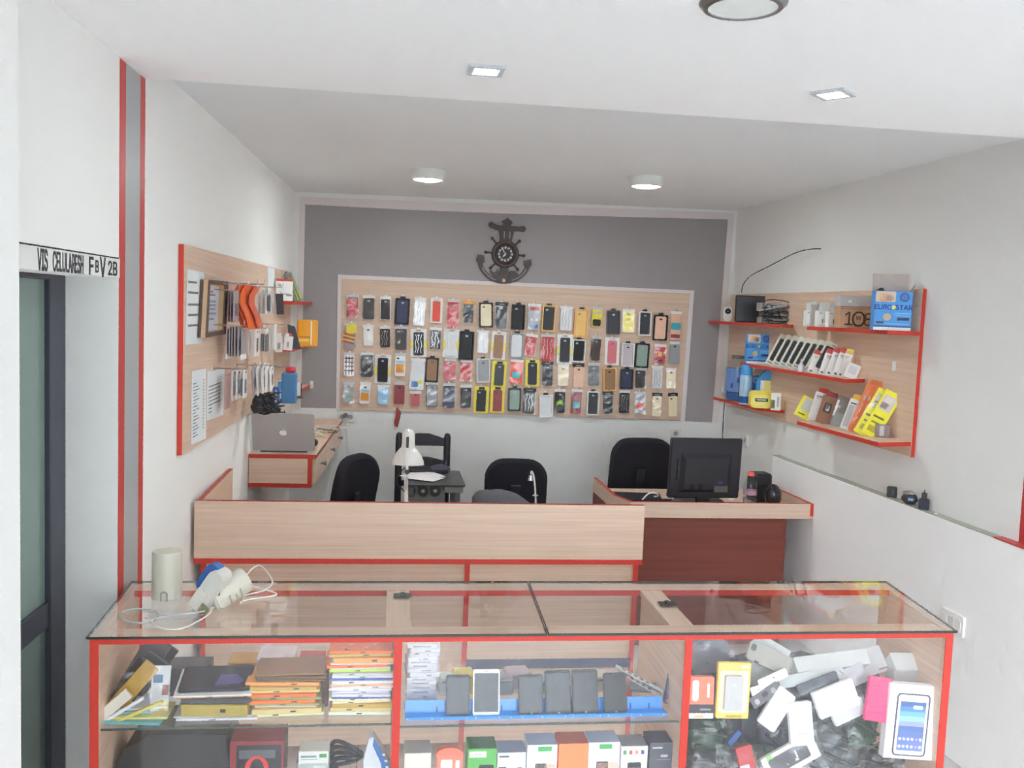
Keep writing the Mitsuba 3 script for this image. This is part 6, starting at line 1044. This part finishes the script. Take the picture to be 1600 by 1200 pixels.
part(k, "power_bank", plate(W_ * .54, H_ * .62, .004, .012, -.012, -W_ * .03, -H_ * .03), "satin", C(196, 194, 192), M, label="silver power bank"); part(k, "logo", plate(W_ * .12, H_ * .04, .001, .0006, -.0126, -W_ * .02, H_ * .12), "metal", SILVER, M)
heap("phone_case", "translucent grey phone case at the top of the heap in the right bay", 1202, 1028, 70, 30, 2.40, C(166, 164, 156), 24, 24, .012, rad=.008, pr=[(-.46, -.34, .5, .86, C(90, 92, 92), "camera_print", .4), (-.3, -.2, .0, .08, DARK)])
heap("white_bag_pack", "pale bagged flat box beside the grey phone case", 1205, 1014, 60, 26, 2.44, C(190, 194, 192), 30, 20, .01, film=True)
heap("white_bag_pack", "pale grey bagged box above the yellow pack", 1200, 1050, 90, 36, 2.43, C(176, 178, 176), -4, 16, .02, film=True)
heap("long_white_box", "long white bagged box lying across the top of the heap", 1300, 1032, 124, 24, 2.42, C(206, 208, 206), -6, 40, .03, film=True)
heap("long_white_box", "second long pale box lying under the top one of the heap", 1268, 1058, 110, 18, 2.39, C(196, 200, 200), -8, 30, .02, film=True)
heap("white_bag_pack", "white bagged flat box with pink edge at the top centre of the right bay", 1345, 1038, 84, 40, 2.47, C(204, 202, 204), -14, 30, .012, film=True, pr=[(.3, .5, .1, .16, C(196, 130, 130))])
heap("phone_cover", "white phone back panel with a small dark hole in the middle of the heap", 1208, 1060, 50, 14, 2.355, PW, -22, 12, .004, pr=[(-.0, .04, .5, .62, DARK, "hole", .5)])
heap("phone_cover", "white phone back panel lower left in the heap beside the yellow pack", 1192, 1076, 40, 14, 2.35, PW, -16, 12, .004, pr=[(-.2, -.16, .5, .62, DARK, "hole", .5)])
heap("patterned_case", "dark patterned phone case tilted beside the yellow pack", 1196, 1086, 52, 18, 2.345, C(110, 106, 112), -32, 12, .006, pr=[(-.4, -.25, .2, .7, C(170, 168, 172), "print", .4), (-.1, .1, .4, .8, C(60, 58, 64), "print", .4), (.2, .36, .2, .7, C(160, 156, 160), "print", .4)])
heap("dark_flat_pack", "dark slate flat pack in the centre of the heap", 1278, 1068, 70, 16, 2.37, C(82, 86, 98), -18, 12, .008, film=True)
heap("white_phone_box", "white phone back box tilted right in the centre of the heap", 1214, 1108, 32, 66, 2.335, PW, 36, 12, .012, film=True, rad=.007, pr=[(-.2, .2, .3, .36, C(206, 206, 210))])
heap("white_phone_box", "upright white phone box with faint print in front of the heap", 1252, 1131, 38, 66, 2.32, PW, -4, 10, .014, film=True, pr=[(-.2, .2, .26, .29, C(190, 192, 198)), (-.12, .12, .62, .72, C(214, 214, 218))])
heap("white_phone_box", "white phone box lying almost sideways right of the upright box", 1307, 1092, 70, 42, 2.33, PW, -19, 12, .014, film=True, pr=[(-.26, -.1, .35, .65, C(208, 208, 212)), (.08, .09, .1, .9, C(206, 206, 210))])
heap("white_phone_box", "pale phone box underneath the sideways white one", 1326, 1112, 56, 26, 2.345, C(204, 204, 206), -22, 12, .014, film=True)
heap("white_bag_pack", "clear bagged pale pack between the sideways box and the pink pouch", 1330, 1058, 50, 30, 2.40, C(190, 190, 194), -20, 16, .01, film=True)
k, M, W_, H_ = heap("pink_pouch", "bright pink phone pouch beside the tablet box", 1373, 1093, 38, 68, 2.325, C(222, 88, 130, 1.05), 9, 8, .012, "fabric", rad=.003); part(k, "seam", plate(W_ * .9, .0012, .0005, .0006, -.0008, 0, H_ * .3), "matte", C(196, 70, 116), M); part(k, "seam", plate(W_ * .9, .0012, .0005, .0006, -.0008, 0, -H_ * .3), "matte", C(196, 70, 116), M)
heap("white_carton", "large white bagged carton at the back right of the heap", 1430, 1034, 74, 30, 2.44, C(212, 214, 214), 2, 50, .05, film=True)
heap("white_carton", "pale grey carton below the large one at the back right", 1428, 1056, 66, 20, 2.42, C(186, 184, 184), 3, 20, .05, film=True)
k, M, W_, H_ = heap("tablet_box", "white tablet box picturing a white tablet at the right end of the counter", 1424, 1128, 82, 116, 2.312, C(228, 228, 230, 1.05), 5, 5, .025, rad=.001)
part(k, "tablet_outline", plate(W_ * .68, H_ * .835, .011, .0006, -.0006, W_ * .0, -H_ * .04), "satin", C(84, 84, 104), M); part(k, "tablet_picture", plate(W_ * .62, H_ * .80, .009, .0006, -.0012, W_ * .0, -H_ * .04), "satin", C(232, 232, 236, 1.05), M)
for j in range(10):
    t = j / 9; col = C(*(np.array([62, 96, 150]) * (1 - t) + np.array([112, 130, 190]) * t if j > 4 else np.array([(70, 100, 160), (84, 130, 190), (110, 170, 205), (150, 205, 220), (150, 160, 200)][j])), 1.1); part(k, "screen_band", bx(-W_ * .26, W_ * .26, -.0018, -.0012, H_ * (.27 - .0655 * (j + 1)), H_ * (.27 - .0655 * j)), "gloss", col, M, smooth=False)
part(k, "screen_glow", plate(W_ * .2, H_ * .05, .004, .0004, -.0021, W_ * .1, H_ * .2), "satin", C(200, 228, 240), M @ Tr(0, 0, 0))
for j in range(2):
    for q in range(6): part(k, "app_icon", plate(W_ * .05, W_ * .05, .0012, .0004, -.0021, W_ * (-.21 + .084 * q), -H_ * (.23 + .1 * j)), "satin", [PW, C(200, 210, 240), PW, C(220, 230, 250), C(210, 150, 190), PW][q], M)
k, M, W_, H_ = heap("earphone_pack", "white pack with black clip and green corner at the bottom of the heap", 1236, 1184, 40, 92, 2.315, C(226, 224, 212, 1.05), 64, 10, .012, pr=[(-.34, .3, .1, .84, C(84, 82, 88)), (-.26, .2, .3, .42, PW), (-.2, .2, .55, .62, PW), (-.5, -.3, .1, .2, C(140, 200, 120))], film=True)
heap("red_pack", "small red and white pack at the bottom left of the heap", 1166, 1186, 26, 40, 2.33, C(190, 60, 62), -14, 8, .012, film=True, pr=[(-.5, .1, 0, .3, C(200, 206, 206))])
heap("blue_strip", "small dark blue strip among the dark bags at the lower left of the right bay", 1148, 1153, 8, 26, 2.36, C(58, 88, 150), 42, 8, .006)
# ================================================================ on the glass top
k = thing("white_cylinder", "upright cream cylinder housing on the left of the glass top", "cylinder"); P = on_z(255, 940, ZC); s = sc(P); Hc = 74 * s; r_ = 23 * s; CW = C(202, 198, 184, 1.05)
part(k, "body", lathe([(.0005, 0), (r_, 0), (r_, Hc * .97), (r_ * .96, Hc), (.0005, Hc)], 36), "satin", CW, Tr(P + [0, r_, .0005]) @ Rx(-.03)); part(k, "cable_slot", poly(sg.LineString([(-.008, 0), (-.008, .02), (0, .024), (.008, .018), (.008, 0)]).buffer(.0016), .004, -.003), "satin", C(150, 146, 136), Tr(P + [.002, .0, .003]))
k = thing("blue_white_housing", "blue and white plastic housing lying open beside the cylinder", "housing"); P = on_z(300, 958, ZC); s = sc(P)
A = F(P + [0, .02, .001], -20, 0, 34); W1 = 27 * s; L1_ = 76 * s
part(k, "shell", poly(rr(W1, L1_, W1 * .42, 0, L1_ / 2), .05, 0), "satin", C(205, 203, 196, 1.05), A); part(k, "blue_side", poly(rr(W1 * .9, L1_ * .66, W1 * .4, 0, L1_ * .6), .03, .0), "satin", C(58, 100, 165, 1.1), A @ Tr(-W1 * .5, .015, L1_ * .08), label="blue side")
part(k, "circuit_board", bx(-.012, .02, -.004, -.001, .008, .034), "satin", C(130, 130, 100), A @ Tr(.014, 0, 0)); part(k, "cover_flap", bx(-W1 * .5, W1 * .2, -.006, -.003, .006, L1_ * .5, .001), "satin", C(214, 210, 200, 1.05), A, label="cream flap")
for i in range(3): part(k, "wire", tube([P + [.015, .03, .02 + .006 * i], P + [.03 + .01 * i, .06, .05], P + [.05, .05, .06 - .004 * i], P + [.06, .03, .02]], .0016, 5, 16), "satin", [DARK, C(170, 60, 60), C(60, 60, 110)][i])
k = thing("white_camera_housing", "cream cylinder housing lying tilted with a white cable on the glass top", "housing"); P = on_z(352, 950, ZC); s = sc(P); r_ = 21 * s; L_ = 62 * s
A = Tr(P + [-.004, .035, r_ * .98]) @ Rz(math.radians(34)) @ Ry(math.radians(66)) @ Tr(0, 0, -L_ * .42)
part(k, "body", lathe([(.0005, 0), (r_ * .9, .001), (r_, .004), (r_, L_ * .96), (r_ * .94, L_), (.0005, L_)], 32), "satin", CW, A); part(k, "lens_cap", lathe([(.0005, -.003), (r_ * .8, -.002), (r_ * .86, .002), (.0005, .002)], 28), "satin", C(192, 188, 176, 1.05), A, label="recessed end cap")
for q, (a_, l_) in enumerate(((.35, .03), (.52, .016), (.66, .034))): part(k, "rib_mark", bx(-l_ / 2, l_ / 2, -r_ - .0012, -r_ + .002, -.002, .002, .0006), "satin", C(176, 172, 160), A @ Rz(math.radians(20)) @ Tr(0, 0, L_ * a_))
pe = lambda x, y, dz=.004: on_z(x, y, ZC) + [0, 0, dz]
part(k, "cable", tube([pe(380, 930, .02), pe(392, 906, .03), pe(405, 899, .03), pe(420, 908, .02), pe(425, 918, .012), pe(412, 926, .006), pe(392, 930, .004), pe(380, 938, .004)], .0022, 6, 50), "satin", C(222, 220, 212, 1.05)); part(k, "cable", tube([pe(383, 917, .012), pe(405, 922, .006), pe(432, 931, .003), pe(405, 936, .003), pe(376, 944, .003)], .0022, 6, 40), "satin", C(222, 220, 212, 1.05))
one("loose_cable", "thin white cable looping in front of the housings to the glass edge", "cable", tube([pe(330, 950), pe(318, 968), pe(300, 978), pe(282, 985), pe(262, 986), pe(244, 981), pe(238, 972), pe(258, 966), pe(290, 962), pe(334, 951)], .0021, 6, 60), "satin", C(222, 222, 218, 1.05))
one("cable_ring", "pale translucent cable ring lying at the left of the glass top", "cable", tube([pe(217 + 31 * math.cos(t), 964 + 11 * math.sin(t), .003) for t in np.linspace(.2, 6.1, 40)], .0024, 6), "satin", C(176, 182, 176))
k = thing("clear_bag", "clear plastic bag lying flat in front of the cream cylinder", "bag"); P = on_z(272, 966, ZC); part(k, "bag", sheet(.13, .10, 14, 12, .012, 4, 0), "film", M=Tr(P + [0, 0, .012]) @ Rx(-math.pi / 2), smooth=True); part(k, "bag", sheet(.12, .09, 12, 10, .008, 6, 0), "clear", M=Tr(P + [0, 0, .006]) @ Rx(-math.pi / 2) @ Ry(.2), smooth=True)
P = on_z(1113, 925, ZC); one("red_button", "small dark red round button lying on the right pane of the glass top", "button", lathe([(.0005, .006), (.005, .006), (.007, .003), (.007, 0), (.0005, 0)], 16), "gloss", C(150, 40, 56), Tr(P + [0, 0, .0005]))
